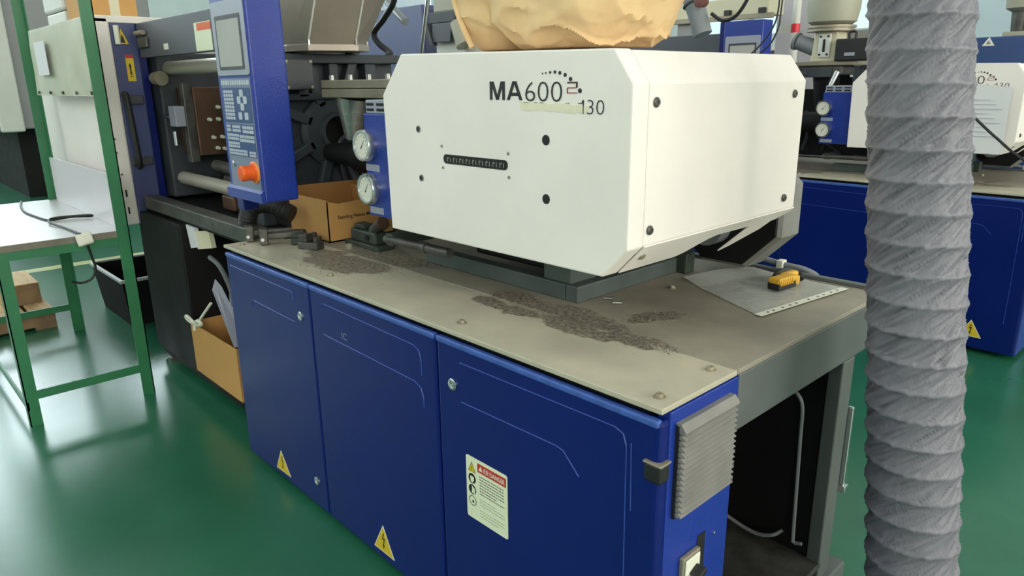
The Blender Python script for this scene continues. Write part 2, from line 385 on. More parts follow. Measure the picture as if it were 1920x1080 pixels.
# ------------------------------------------------------------------ the injection moulding machine
HT = 0.905
def build_machine():
    R = thing('moulding_machine', (0, 0, 0), 'blue and white moulding machine in the foreground with a sack on its cover', 'machine', 'blue and white moulding machines')
    # carcass of the injection base
    m = MB()
    m.box(-2.03, -0.66, 0.03, 0.90, 0.06, 0.885)                 # closed body
    m.box(-0.66, -0.05, 0.03, 0.27, 0.06, 0.885)                  # electric cabinet behind the third door
    m.box(-0.66, -0.045, 0.855, 0.90, 0.06, 0.885)                  # rear wall
    link('base_body', m, 'black', R)
    m = MB(); m.box(-0.05, 0.0, 0.283, 1.107, 0.757, HT - 0.012)
    m.box(-0.04, 0.0, 0.847, 0.922, 0.03, 0.757)
    link('end_frame', m, 'grey', R, bevel=0.004)
    link('tray', MB().box(-0.66, 0.0, 0.283, 0.855, 0.10, 0.12), 'oldsteel', R)
    link('frame_foot', MB().box(-0.16, 0.02, 0.84, 1.0, 0.0, 0.06), 'grey', R, bevel=0.006)
    link('frame_foot', MB().box(-1.98, -1.8, 0.84, 1.0, 0.0, 0.06), 'grey', R, bevel=0.006)
    m = MB(); m.box(-0.005, 0.012, 0.924, 0.938, 0.35, 0.60); m.box(-0.005, 0.02, 0.918, 0.945, 0.33, 0.352)
    link('rear_door_handle', m, 'chrome', R, bevel=0.003)
    m = MB(); m.tube([(-0.13, 0.835, 0.64), (-0.11, 0.83, 0.635), (-0.092, 0.83, 0.60), (-0.088, 0.83, 0.5), (-0.078, 0.83, 0.2), (-0.074, 0.83, 0.165), (-0.05, 0.83, 0.17)], 0.0055, 8)
    link('coolant_pipe', m, 'greyhose', R, smooth=True)
    m = MB(); m.tube([(-0.45, 0.82, 0.21), (-0.3, 0.82, 0.16), (-0.2, 0.82, 0.142), (-0.14, 0.82, 0.16), (-0.115, 0.84, 0.18)], 0.006, 8)
    link('drain_pipe', m, 'greyhose', R, smooth=True)
    for z in (0.70, 0.665, 0.63):
        link('cabinet_fin', MB().box(-0.02, -0.006, 0.278, 0.302, z - 0.006, z + 0.006), 'grey', R, bevel=0.003)
    # top plates
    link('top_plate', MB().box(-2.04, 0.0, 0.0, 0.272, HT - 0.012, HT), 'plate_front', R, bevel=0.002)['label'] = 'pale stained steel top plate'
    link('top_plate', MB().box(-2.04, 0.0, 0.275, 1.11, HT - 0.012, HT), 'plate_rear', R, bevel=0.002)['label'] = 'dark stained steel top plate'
    link('plate_rail', MB().box(-1.98, -0.03, 1.075, 1.1, HT, HT + 0.012), 'grey', R, bevel=0.002)
    for x, y in ((-0.037, 0.043), (-0.041, 0.232), (-0.656, 0.055), (-1.98, 0.05), (-1.32, 0.055), (-0.46, 0.70)):
        m = MB(); m.lathe((x, y, HT), (0, 0, 1), [(0, 0.0125), (0.002, 0.0125), (0.002, 0.0085), (0.009, 0.0075), (0.009, 0.004), (0.006, 0.0035)], 12)
        link('plate_bolt', m, 'machined', R, smooth=True)
    # front doors
    fr = F_front(0.0)
    emb = [
        ([[(-1.994, 0.832), (-1.5, 0.829), (-1.487, 0.822), (-1.484, 0.80)], [(-1.83, 0.70), (-1.825, 0.722), (-1.815, 0.729), (-1.49, 0.722)]]),
        ([[(-1.293, 0.815), (-1.29, 0.829), (-1.28, 0.832), (-0.80, 0.823), (-0.772, 0.812), (-0.765, 0.785), (-0.766, 0.745)], [(-1.291, 0.727), (-0.80, 0.717), (-0.772, 0.706), (-0.762, 0.68), (-0.762, 0.65)]]),
        ([[(-0.60, 0.827), (-0.11, 0.831), (-0.088, 0.823), (-0.080, 0.80), (-0.075, 0.40), (-0.075, 0.2)], [(-0.60, 0.721), (-0.27, 0.726), (-0.25, 0.722), (-0.204, 0.678)], [(-0.068, 0.81), (-0.064, 0.66)]]),
    ]
    spans = [(-2.03, -1.371), (-1.367, -0.701), (-0.697, -0.004)]
    locks = [[(-1.443, 0.753), (-1.441, 0.131)], [], [(-0.633, 0.759)]]
    for i, (a, b) in enumerate(spans):
        D = link('front_door', MB().box(a, b, 0.0, 0.028, 0.025, 0.876), 'blue', R, bevel=0.011 if i == 2 else 0.008, seg=3)
        for line in emb[i]:
            m = MB(); w = 0.0016
            for (u0, v0), (u1, v1) in zip(line[:-1], line[1:]):
                d = Vector((u1 - u0, v1 - v0)).normalized(); p = Vector((-d.y, d.x)) * w; d = d * w * 0.5
                q = [(u0 - d.x + p.x, v0 - d.y + p.y), (u1 + d.x + p.x, v1 + d.y + p.y), (u1 + d.x - p.x, v1 + d.y - p.y), (u0 - d.x - p.x, v0 - d.y - p.y)]
                ctr = [(u0 - d.x, v0 - d.y), (u1 + d.x, v1 + d.y)]
                pts = [Vector((u, 0.0002, v)) for u, v in q] + [Vector((u, -0.0022, v)) for u, v in ctr]
                m.add(pts, [(0, 1, 5, 4), (3, 4, 5, 2), (0, 4, 3), (1, 2, 5), (0, 3, 2, 1)])
            link('embossed_line', m, 'emboss_highlight', D)
        for (u, v) in locks[i]:
            m = MB(); m.lathe((u, 0.001, v), (0, -1, 0), [(0, 0.0165), (0.004, 0.0165), (0.006, 0.0135), (0.006, 0.009), (0.0035, 0.0085), (0.0035, 0.002), (0.005, 0.002)], 20)
            link('door_lock', m, 'chrome', D, smooth=True)
        # worn folded top lip, its rounded highlight put into the lighter blue
        link('top_lip', MB().box(a + 0.002, b - 0.002, -0.0035, 0.014, 0.862, 0.8785), 'blue_edge', D, bevel=0.005, seg=3)
    doors = [c for c in R.children if c.name.startswith('front_door')]
    for D, (ap, bl, br) in ((doors[0], ((-1.722, 0.143), (-1.776, 0.05), (-1.655, 0.054))), (doors[1], ((-1.018, 0.156), (-1.077, 0.055), (-0.962, 0.055)))):
        s, ym, c = warning_triangle(D, fr, ap, bl, br)
        link('sticker_face', ym, 'yellow', D)
        m = MB(); decal(m, fr, [(c[0] + p[0] * 0.07, c[1] + 0.012 + p[1] * 0.075) for p in BOLT_PTS], 0.0018); link('lightning_mark', m, 'ink', D)
    m = MB(); letter(m, 'IC', fr, -1.178, -1.148, 0.742, 0.764, 0.0); link('chalk_mark', m, 'bezel', doors[1])
    # danger sign on the third door
    D = doors[2]; U0, U1, V0, V1 = -0.588, -0.432, 0.402, 0.581
    m = MB(); decal(m, fr, rounded(U0, U1, V0, V1, 0.006), 0.0012); sign = link('danger_sign', m, 'cream', D)
    m = MB(); drect(m, fr, U0 + 0.045, U1 - 0.004, V1 - 0.034, V1 - 0.009, 0.0016); link('sign_header', m, 'red', D)
    m = MB(); letter(m, '\u5371\u9669', fr, U0 + 0.068, U0 + 0.089, V1 - 0.029, V1 - 0.014, 0.01, 0.002)
    letter(m, 'DANGER', fr, U0 + 0.093, U1 - 0.008, V1 - 0.0285, V1 - 0.0155, 0.015, 0.002)
    decal(m, fr, [(U0 + 0.05, V1 - 0.028), (U0 + 0.065, V1 - 0.028), (U0 + 0.0575, V1 - 0.014)], 0.0019); link('sign_lettering', m, 'white_print', D)
    m = MB(); cx = U0 + 0.023
    decal(m, fr, [(cx - 0.015, V1 - 0.043), (cx + 0.015, V1 - 0.043), (cx, V1 - 0.014)], 0.0015)
    for v in (0.062, 0.094): decal(m, fr, disc(fr, cx, V1 - v, 0.0145, 20), 0.0015)
    ring_poly(m, fr, cx, V1 - 0.127, 0.0145, 0.0125, 20, 0.0015)
    decal(m, fr, disc(fr, cx + 0.002, V1 - 0.129, 0.004, 8), 0.0015)
    random.seed(3)
    for r_ in range(15):                                         # the small print, line by line
        if r_ in (7, 11): continue
        v = V1 - 0.045 - r_ * 0.0082
        u = U0 + 0.052
        end = U1 - 0.012 - (0.03 * random.random() if r_ % 3 == 2 else 0)
        h = 0.0011 if r_ < 7 else 0.0005
        while u < end:
            l = random.uniform(0.003, 0.009); drect(m, fr, u, min(end, u + l), v - h, v + h, 0.0015); u += l + 0.002
    link('sign_print', m, 'ink', D)
    m = MB(); decal(m, fr, [(cx - 0.012, V1 - 0.0415), (cx + 0.012, V1 - 0.0415), (cx, V1 - 0.018)], 0.0019); link('sign_triangle', m, 'yellow', D)
    m = MB(); decal(m, fr, [(cx - 0.0075, V1 - 0.056), (cx + 0.0065, V1 - 0.056), (cx + 0.008, V1 - 0.064), (cx + 0.003, V1 - 0.073), (cx - 0.005, V1 - 0.072)], 0.0019)
    decal(m, fr, [(cx - 0.002, V1 - 0.083), (cx + 0.011, V1 - 0.09), (cx + 0.009, V1 - 0.105), (cx - 0.003, V1 - 0.104), (cx - 0.001, V1 - 0.094)], 0.0019)
    link('sign_pictogram', m, 'cream', D)
    m = MB(); decal(m, fr, [(cx + p[0] * 0.014, V1 - 0.031 + p[1] * 0.018) for p in BOLT_PTS], 0.0022); link('sign_bolt', m, 'ink', D)
    # blue end panel
    E = link('end_panel', MB().box(-0.03, 0.0, 0.03, 0.281, 0.025, 0.889), 'blue_hammer_lit', R, bevel=0.003)
    link('corner_trim', MB().box(-0.028, -0.0005, 0.001, 0.034, 0.025, 0.876), 'blue', R, bevel=0.01, seg=3)
    m = MB(); m.box(-0.032, 0.008, -0.008, 0.026, 0.748, 0.79); link('corner_latch', m, 'rubber', R, bevel=0.006)
    link('latch_lip', MB().box(-0.034, 0.0095, -0.0095, 0.028, 0.787, 0.791), 'machined', R, bevel=0.002)
    fe = F_end(0.0)
    V = link('ventilation_grille', MB().box(-0.004, 0.008, 0.048, 0.250, 0.650, 0.856), 'rubber', R)
    nsl = 16
    for i in range(nsl):
        z0 = 0.655 + i * (0.196 / nsl); h = 0.196 / nsl
        m = MB(); m.prism([(0.008, 0.051, z0), (0.021, 0.051, z0 + 0.0005), (0.023, 0.051, z0 + 0.003), (0.013, 0.051, z0 + h * 0.78), (0.008, 0.051, z0 + h * 0.78)], (0, 0.196, 0))
        link('slat', m, 'louvre', V)
    m = MB(); m.prism([(0.008, 0.049, 0.846), (0.024, 0.049, 0.846), (0.012, 0.049, 0.861), (0.0, 0.049, 0.861)], (0, 0.2, 0)); link('grille_top', m, 'louvre', V)
    # recessed switch
    m = MB(); m.box(-0.001, 0.0015, 0.155, 0.185, 0.30, 0.555); link('switch_recess_shade', m, 'hole', R)  # flat black strip, paints the shade of the recess beside the switch
    SW = link('switch_plate', MB().box(0.0, 0.012, 0.088, 0.153, 0.30, 0.536), 'machined', R, bevel=0.003)
    m = MB(); m.box(0.012, 0.016, 0.094, 0.147, 0.31, 0.53); link('switch_face', m, 'white_print', SW, bevel=0.002)
    m = MB(); m.obox((0.028, 0.123, 0.497), (0.012, 0, 0), (0, 0.014, 0.006), (0, -0.003, 0.007)); link('switch_lever', m, 'rubber', SW, bevel=0.003)
    m = MB(); m.obox((0.026, 0.138, 0.40), (0.01, 0, 0), (0, 0.012, 0.005), (0, -0.003, 0.02)); link('switch_lever', m, 'rubber', SW, bevel=0.003)
    for y, z in ((0.068, 0.495), (0.223, 0.532)):
        m = MB(); m.lathe((0, y, z), (1, 0, 0), [(0, 0.004), (0.003, 0.004), (0.004, 0.002)], 10); link('panel_screw', m, 'chrome', R, smooth=True)

    # ---- injection cover
    prof = [(-0.985, 1.574), (-0.248, 1.561), (-0.198, 1.494), (-0.199, 1.155), (-0.267, 1.085), (-1.075, 1.083), (-1.083, 1.467)]
    Y0 = 0.138
    m = MB(); m.prism([(x, Y0, z) for x, z in prof], (0, 0.054, 0))
    CV = link('injection_cover', m, 'cover', R, bevel=0.004, seg=2)
    prof2 = [(-0.985, 1.572), (-0.249, 1.559), (-0.2, 1.493), (-0.201, 1.156), (-0.222, 1.135), (-1.05, 1.135), (-1.08, 1.467)]
    m = MB(); m.prism([(x, Y0 + 0.0565, z) for x, z in prof2], (0, 0.69, 0))
    link('cover_shell', m, 'cover', R, bevel=0.003)
    # folded lower flange with its cut-out; t runs down the sloping face
    top, bot = Vector((-0.2, 0, 1.156)), Vector((-0.268, 0, 1.086)); sl = bot - top; nn = Vector((0.07, 0, -0.068)).normalized()
    edge = [(0.195, 1.0), (0.40, 1.0)] + [(0.40 + 0.14 * k / 8, 0.40 + 0.6 * (0.5 + 0.5 * math.cos(PI * k / 8))) for k in range(1, 9)] + [(0.83, 0.45), (0.884, 0.12)]
    poly = [(0.195, 0.0)] + edge + [(0.884, 0.0)]
    m = MB(); m.prism([top + sl * t + Vector((0, y, 0)) for y, t in poly], nn * 0.004); link('cover_flange', m, 'cover', R, bevel=0.001)
    m = MB(); m.prism([top + sl * t + Vector((0, y, 0)) for y, t in ((0.70, 0.42), (0.82, 0.42), (0.80, 0.8), (0.71, 1.35), (0.67, 1.5))], nn * 0.003); link('bent_tab', m, 'cover', R)
    m = MB(); m.lathe(top + sl * 0.42 + Vector((0, 0.225, 0)) + nn * 0.004, nn, [(0, 0.009), (0.003, 0.009), (0.005, 0.005)], 14); link('flange_screw', m, 'machined', R, smooth=True)
    fc = F_front(Y0)
    # graduated slot
    m = MB(); decal(m, fc, rounded(-0.812, -0.564, 1.294, 1.318, 0.0115, 6), 0.0012); link('scale_slot', m, 'hole', CV)
    m = MB()
    for i in range(18):
        u = -0.797 + i * 0.0128; drect(m, fc, u, u + 0.0026, 1.299, 1.31, 0.0018)
        if i % 2 == 0: drect(m, fc, u + 0.003, u + 0.007, 1.307, 1.311, 0.0018)
    link('scale_marks', m, 'greyink', CV)
    for u, v, r_, mt in ((-0.918, 1.378, 0.0095, 'greyink'), (-0.914, 1.246, 0.0095, 'greyink'), (-0.437, 1.372, 0.0115, 'hole'), (-0.436, 1.239, 0.0115, 'hole')):
        m = MB(); decal(m, fc, disc(fc, u, v, r_, 20), 0.0012); h = link('bolt_hole', m, mt, CV)
        if mt == 'greyink':
            m = MB(); decal(m, fc, disc(fc, u - 0.002, v, r_ * 0.7, 16), 0.0016); link('hole_core', m, 'hole', CV)
    for u, v in ((-0.818, 1.338), (-0.562, 1.334), (-0.816, 1.282), (-0.56, 1.278)):
        m = MB(); m.lathe(fc[0](u, v), (0, -1, 0), [(0, 0.004), (0.0015, 0.004), (0.002, 0.002)], 10); link('slot_screw', m, 'greyink', CV, smooth=True)
    for y, z in ((0.218, 1.455), (0.824, 1.46), (0.817, 1.188), (0.213, 1.188)):
        m = MB(); m.lathe((-0.199, y, z), (1, 0, 0), [(0, 0.0105), (0.002, 0.0105), (0.005, 0.0075), (0.005, 0.003), (0.003, 0.003)], 16); link('cover_screw', m, 'oldsteel', CV, smooth=True)
    m = MB()
    def strokes(u0, u1, v0, v1, polys):
        for P in polys: decal(m, fc, [(u0 + (u1 - u0) * a, v0 + (v1 - v0) * b) for a, b in P], 0.0012)
    strokes(-0.623, -0.5705, 1.458, 1.5, [[(0, 0), (.17, 0), (.17, 1), (0, 1)], [(.83, 0), (1, 0), (1, 1), (.83, 1)], [(.06, 1), (.26, 1), (.58, 0), (.42, 0)], [(.42, 0), (.58, 0), (.94, 1), (.74, 1)]])
    strokes(-0.5635, -0.512, 1.458, 1.5, [[(0, 0), (.18, 0), (.56, 1), (.38, 1)], [(.82, 0), (1, 0), (.62, 1), (.44, 1)], [(.25, .22), (.75, .22), (.70, .40), (.30, .40)]])
    link('lettering', m, 'ink', CV)
    m = MB(); letter(m, '600', fc, -0.502, -0.388, 1.4555, 1.4985, -0.016); link('lettering', m, 'ink', CV)
    m = MB(); drect(m, fc, -0.3285, -0.3262, 1.4315, 1.4605, 0.0012); decal(m, fc, [(-0.3325, 1.4545), (-0.3315, 1.4530), (-0.3262, 1.4585), (-0.3262, 1.4605), (-0.328, 1.4605)], 0.0012)
    letter(m, '30', fc, -0.316, -0.270, 1.4312, 1.4608, -0.016); link('lettering', m, 'ink', CV)
    two = [[(0, .90), (1, .90), (1, 1), (.08, 1)], [(.89, .48), (1, .5), (1, .92), (.89, .92)], [(0, .45), (.1, .55), (.95, .55), (.95, .46)], [(0, 0), (.1, 0), (.1, .52), (0, .45)], [(0, 0), (1, 0), (1, .09), (0, .09)]]
    m = MB(); strokes(-0.3745, -0.3455, 1.4735, 1.4965, two); link('lettering', m, 'redink', CV)
    m = MB()
    for P in two[:2]: decal(m, fc, [(-0.3735 + 0.029 * a_, 1.4745 + 0.023 * b_) for a_, b_ in P], 0.0015)
    link('lettering_edge', m, 'ink', CV)
    m = MB()
    for u, v, r_ in ((-0.448, 1.5155, 0.0016), (-0.4375, 1.5165, 0.002), (-0.4245, 1.5175, 0.0028), (-0.410, 1.518, 0.0035), (-0.3955, 1.516, 0.004), (-0.380, 1.5115, 0.0043), (-0.3645, 1.503, 0.0045), (-0.3375, 1.479, 0.005)):
        decal(m, fc, disc(fc, u, v, r_, 14), 0.0012)
    link('logo_dots', m, 'ink', CV)
    random.seed(5); m = MB()
    topl = [(-0.52 + 0.21 * k / 14, 1.4545 + random.uniform(-0.0015, 0.002) - 0.02 * (k / 14) * 0.3) for k in range(15)]
    botl = [(-0.515 + 0.2 * k / 14, 1.4365 + random.uniform(-0.002, 0.003) - 0.004 * (k / 14)) for k in range(15)]
    decal(m, fc, botl + topl[::-1], 0.0009); link('tape_residue', m, 'residue', CV)
    m = MB()
    for k in range(12):
        u = -0.51 + 0.175 * random.random(); drect(m, fc, u, u + random.uniform(0.0008, 0.012), 1.4535 - 0.0012, 1.4535 + random.uniform(-0.0004, 0.001), 0.0013)
    link('scratches', m, 'greyink', CV)

    # ---- carriage under the cover
    PD = link('carriage_rail', MB().box(-1.25, -0.602, 0.385, 0.43, HT, 0.953), 'pedestal', R, bevel=0.004)
    link('carriage_beam', MB().box(-0.60, -0.555, 0.385, 0.93, HT, 0.953), 'pedestal', R, bevel=0.004)
    m = MB(); m.box(-0.69, -0.585, 0.39, 0.5, 0.953, 1.02); link('carriage_block', m, 'pedestal', R, bevel=0.004)
    m = MB(); m.box(-0.72, -0.56, 0.79, 0.91, 0.953, 1.06); link('carriage_block', m, 'pedestal', R, bevel=0.004)
    link('injection_body', MB().box(-1.05, -0.60, 0.44, 0.88, 0.96, 1.3), 'black', R, bevel=0.01)
    link('carriage_clamp', MB().box(-0.56, -0.52, 0.86, 0.91, HT, 0.97), 'greensteel', R, bevel=0.004)
    # octagonal motor shroud at the rear corner
    def octo(cx, cz, r, y): return [(cx + r * math.cos(PI / 8 + k * PI / 4), y, cz + r * math.sin(PI / 8 + k * PI / 4)) for k in range(8)]
    m = MB(); cx, cz = -0.45, 1.12
    m.loft([octo(cx, cz, 0.188, 0.955), octo(cx, cz, 0.20, 0.965), octo(cx, cz, 0.20, 1.07), octo(cx, cz, 0.188, 1.07), octo(cx, cz, 0.188, 0.955)], cap=False)
    MO = link('motor_shroud', m, 'louvre', R)
    m = MB(); m.loft([octo(cx, cz, 0.187, 0.945), octo(cx, cz, 0.187, 1.065)]); link('motor_body', m, 'black', MO)
    m = MB(); m.cyl((cx - 0.03, 0.89, 1.06), (cx - 0.03, 0.95, 1.06), 0.06, n=18); link('motor_hub', m, 'greyhose', MO, smooth=True)
    m = MB(); m.tube([(-0.56, 0.84, 1.09), (-0.545, 0.93, 1.03), (-0.50, 1.04, 0.975), (-0.42, 1.09, 0.945), (-0.32, 1.105, 0.928), (-0.25, 1.115, 0.92), (-0.21, 1.13, 0.89), (-0.20, 1.14, 0.80)], 0.0095, 10)
    CB = link('hydraulic_hose', m, 'greyhose', R, smooth=True)
    link('hose_clip', MB().box(-0.337, -0.315, 1.09, 1.12, HT + 0.01, 0.942), 'white_print', CB, bevel=0.003)
    # rod and bracket on the operator side
    m = MB(); m.cyl((-1.26, 0.235, 1.008), (-1.06, 0.235, 1.012), 0.013, n=16).cyl((-1.06, 0.235, 1.012), (-1.035, 0.235, 1.012), 0.0175, n=12).cyl((-1.035, 0.235, 1.012), (-0.925, 0.235, 1.014), 0.0145, n=16).cyl((-0.925, 0.235, 1.014), (-0.92, 0.235, 1.014), 0.007, n=10)
    link('carriage_rod', m, 'oldsteel', R, smooth=True)
    link('rod_bracket', MB().box(-1.25, -1.21, 0.225, 0.40, 0.99, 1.03), 'greensteel', R, bevel=0.005)

    # ---- gauge panel
    G = link('gauge_panel', MB().box(-1.278, -1.095, 0.19, 0.42, 1.092, 1.41), 'blue_hammer_lit', R, bevel=0.004)
    m = MB(); m.box(-1.268, -1.095, 0.195, 0.42, 1.41, 1.45); link('gauge_panel_top', m, 'bezel', R, bevel=0.003)
    fg = F_front(0.195)
    for i in range(3):
        for v in (1.417, 1.433):
            m = MB(); decal(m, fg, rounded(-1.262 + i * 0.055, -1.222 + i * 0.055, v, v + 0.008, 0.003, 3), 0.001); link('vent_slot', m, 'hole', G)
    fg = F_front(0.19)
    for (gu, gv, an) in ((-1.247, 1.313, 0.9), (-1.239, 1.179, 1.0)):
        m = MB(); m.lathe((gu - 0.012, 0.19, gv), (0, -1, 0), [(0, 0.049), (0.022, 0.049), (0.028, 0.046), (0.028, 0.041), (0.021, 0.040), (0.021, 0.0)], 32)
        GA = link('pressure_gauge', m, 'chrome', R, smooth=True)
        m = MB(); m.cyl((gu - 0.012, 0.17, gv), (gu - 0.012, 0.167, gv), 0.0395, n=32); link('dial', m, 'glass', GA)
        f2 = F_front(0.167); m = MB(); gu -= 0.012
        for k in range(11):
            a = PI * 1.25 - k * PI * 1.5 / 10; ca, sa = math.cos(a), math.sin(a)
            decal(m, f2, [(gu + 0.027 * ca - 0.0006 * sa, gv + 0.027 * sa + 0.0006 * ca), (gu + 0.027 * ca + 0.0006 * sa, gv + 0.027 * sa - 0.0006 * ca), (gu + 0.033 * ca + 0.0006 * sa, gv + 0.033 * sa - 0.0006 * ca), (gu + 0.033 * ca - 0.0006 * sa, gv + 0.033 * sa + 0.0006 * ca)], 0.0006)
        link('dial_marks', m, 'greyink', GA)
        m = MB(); ca, sa = math.cos(an), math.sin(an)
        decal(m, f2, [(gu - 0.012 * ca - 0.002 * sa, gv - 0.012 * sa + 0.002 * ca), (gu - 0.012 * ca + 0.002 * sa, gv - 0.012 * sa - 0.002 * ca), (gu + 0.022 * ca, gv + 0.022 * sa)], 0.001)
        link('needle', m, 'ink', GA)
        gu += 0.012; m = MB(); drect(m, fg, gu - 0.03, gu + 0.045, gv - 0.078, gv - 0.058, 0.0012); lb = link('gauge_label', m, 'bezel', R)
        m = MB()
        for q in range(2): drect(m, fg, gu - 0.024, gu + 0.038, gv - 0.065 - q * 0.007, gv - 0.0638 - q * 0.007, 0.0018)
        link('label_print', m, 'greyink', lb)

    # ---- stationary platen and throat
    PL = link('stationary_platen', MB().box(-2.42, -2.34, 0.28, 1.03, 0.88, 1.615), 'cast', R, bevel=0.01)
    m = MB(); m.box(-2.34, -2.27, 0.28, 1.03, 1.585, 1.625)
    m.box(-2.34, -2.28, 0.28, 0.36, 0.9, 1.585); m.box(-2.34, -2.28, 0.655, 0.70, 1.44, 1.585); m.box(-2.34, -2.28, 0.84, 0.90, 1.3, 1.585); m.box(-2.34, -2.28, 0.50, 0.55, 1.44, 1.585)
    m.box(-2.34, -2.28, 0.30, 0.98, 1.43, 1.46)
    for an in (0.5, 1.2, 2.0, 2.75, 3.6, 4.4, 5.1, 5.9):
        d = Vector((0, math.cos(an), math.sin(an))); p = Vector((0, -d.z, d.y))
        m.obox(Vector((-2.32, 0.67, 1.29)) + d * 0.25, (0.03, 0, 0), d * 0.13, p * 0.022)
    link('platen_rib', m, 'cast', PL, bevel=0.006)
    m = MB(); m.lathe((-2.36, 0.67, 1.29), (1, 0, 0), [(0.02, 0.16), (0.05, 0.16), (0.07, 0.14), (0.07, 0.085), (0.095, 0.082), (0.095, 0.066), (0.03, 0.062), (0.03, 0.0)], 30)
    link('nozzle_boss', m, 'cast', PL, smooth=True)
    m = MB(); m.lathe((-2.33, 0.67, 1.29), (1, 0, 0), [(0.0, 0.06), (0.002, 0.06), (0.002, 0.0)], 30); link('nozzle_bore', m, 'hole', PL)
    m = MB(); m.box(-2.28, -2.2, 0.40, 0.535, 1.475, 1.60); JB = link('junction_box', m, 'dgrey', R, bevel=0.006)
    for y, z in ((0.412, 1.485), (0.523, 1.485), (0.412, 1.59), (0.523, 1.59)):
        m = MB(); m.lathe((-2.2, y, z), (1, 0, 0), [(0, 0.007), (0.003, 0.007), (0.004, 0.003)], 10); link('box_screw', m, 'machined', JB, smooth=True)
    m = MB(); m.box(-2.085, -1.2, 0.5, 0.8, 1.444, 1.478); TB = link('throat_block', m, 'machined', R, bevel=0.003)
    m = MB(); m.box(-2.085, -1.2, 0.5, 0.8, 1.48, 1.513); link('throat_plate', m, 'machined', R, bevel=0.003)
    for x in (-2.045, -1.90, -1.765, -1.635, -1.5):
        m = MB(); m.cyl((x, 0.53, 1.513), (x, 0.53, 1.532), 0.011, n=12); link('throat_bolt', m, 'steel', TB, smooth=True)
    m = MB(); m.lathe((-1.955, 0.6, 1.444), (-0.17, 0.0, -1), [(-0.0, 0.096), (0.04, 0.09), (0.172, 0.056), (0.175, 0.05), (0.15, 0.045)], 30); link('drop_tube', m, 'steel', R, smooth=True)
    m = MB(); m.cyl((-2.0, 0.62, 1.2), (-1.15, 0.62, 1.2), 0.07, n=20).cyl((-2.26, 0.62, 1.2), (-2.0, 0.62, 1.2), 0.04, 0.06, n=20); link('barrel', m, 'black', R, smooth=True)
    link('barrel_dark_backing', MB().box(-2.1, -1.12, 0.8, 0.84, 0.95, 1.42), 'black', R, bevel=0.004)  # added black sheet, paints the darkness behind the barrel
    # tangle of heater leads on the barrel
    random.seed(11)
    for k in range(9):
        x = -2.2 + 0.1 * k
        m = MB(); m.tube([(x, 0.64 + 0.05 * random.random(), 1.27), (x + random.uniform(-.08, .08), 0.63, 1.18 + 0.06 * random.random()), (x + random.uniform(-.1, .1), 0.65, 1.1), (x + random.uniform(-.1, .1), 0.68, 1.0)], 0.012, 8)
        link('heater_lead', m, 'rubber' if k % 3 else 'dgrey', R, smooth=True)
    m = MB(); m.box(-2.27, -2.1, 0.33, 0.98, HT, 1.02); link('lead_tray', m, 'black', R, bevel=0.01)
    # ---- stainless hopper over the platen
    b0 = [(-2.30, 0.47), (-2.165, 0.50), (-2.10, 0.70), (-2.17, 0.80), (-2.52, 0.80), (-2.60, 0.52)]
    ring = lambda pts, z: [(x, y, z) for x, y in pts]
    m = MB(); m.loft([ring(b0, 1.632), ring(b0, 1.66)]); HO = link('hopper_base', m, 'hsteel', R, bevel=0.002)
    t0 = [(-2.34, 0.40), (-1.94, 0.47), (-1.90, 0.66), (-2.02, 0.88), (-2.6, 0.9), (-2.7, 0.5)]
    b1 = [(-2.29, 0.475), (-2.175, 0.505), (-2.115, 0.695), (-2.18, 0.79), (-2.51, 0.79), (-2.59, 0.525)]
    m = MB(); m.loft([ring(b1, 1.66), ring(t0, 1.98)]); HB = link('hopper', m, 'hsteel', R)
    for i in (1, 2):
        m = MB(); m.tube([(b1[i][0] + .002, b1[i][1], 1.662), (t0[i][0] + .002, t0[i][1], 1.98)], 0.004, 8, 1); link('weld_seam', m, 'bg_white', HB)
    for x, y in ((-2.165, 0.505), (-2.105, 0.695), (-2.17, 0.79)):
        m = MB(); m.cyl((x, y, 1.655), (x, y, 1.675), 0.007, n=8); link('hopper_screw', m, 'chrome', HO)

    # ---- control panel on its post
    X0, X1, Y1 = -1.9, -1.622, 0.125
    C = link('control_panel', MB().box(X0, X1, 0.0, Y1, 1.112, 1.86), 'blue_hammer_lit', R, bevel=0.008, seg=3)
    f = F_front(0.0)
    m = MB(); decal(m, f, rounded(X0 + 0.018, X1 - 0.01, 1.53, 1.765, 0.01), 0.004); link('screen_bezel', m, 'bezel', C)
    m = MB(); decal(m, f, rounded(X0 + 0.045, X1 - 0.035, 1.548, 1.72, 0.006), 0.0055); link('screen_rim', m, 'dgrey', C)
    m = MB(); decal(m, f, rounded(X0 + 0.056, X1 - 0.046, 1.558, 1.706, 0.004), 0.0062); link('screen', m, 'screen', C)
    m = MB(); drect(m, f, X0 + 0.03, X1 - 0.016, 1.115, 1.52, 0.002); link('keypad_plate', m, 'panel_low', C)
    def keys(name, u0, u1, v0, v1, nu, nv, mt='key', gap=0.25):
        mm = MB(); du = (u1 - u0) / nu; dvv = (v1 - v0) / nv
        for a in range(nu):
            for b in range(nv):
                drect(mm, f, u0 + (a + gap / 2) * du, u0 + (a + 1 - gap / 2) * du, v0 + (b + gap / 2) * dvv, v0 + (b + 1 - gap / 2) * dvv, 0.005)
        return link(name, mm, mt, C)
    m = MB(); drect(m, f, X0 + 0.035, X1 - 0.02, 1.375, 1.49, 0.003); link('keypad_field', m, 'keypad', C)
    keys('function_keys', X0 + 0.034, X1 - 0.02, 1.496, 1.516, 12, 1)
    keys('number_keys', X0 + 0.045, X0 + 0.125, 1.383, 1.483, 4, 8)
    m = MB()
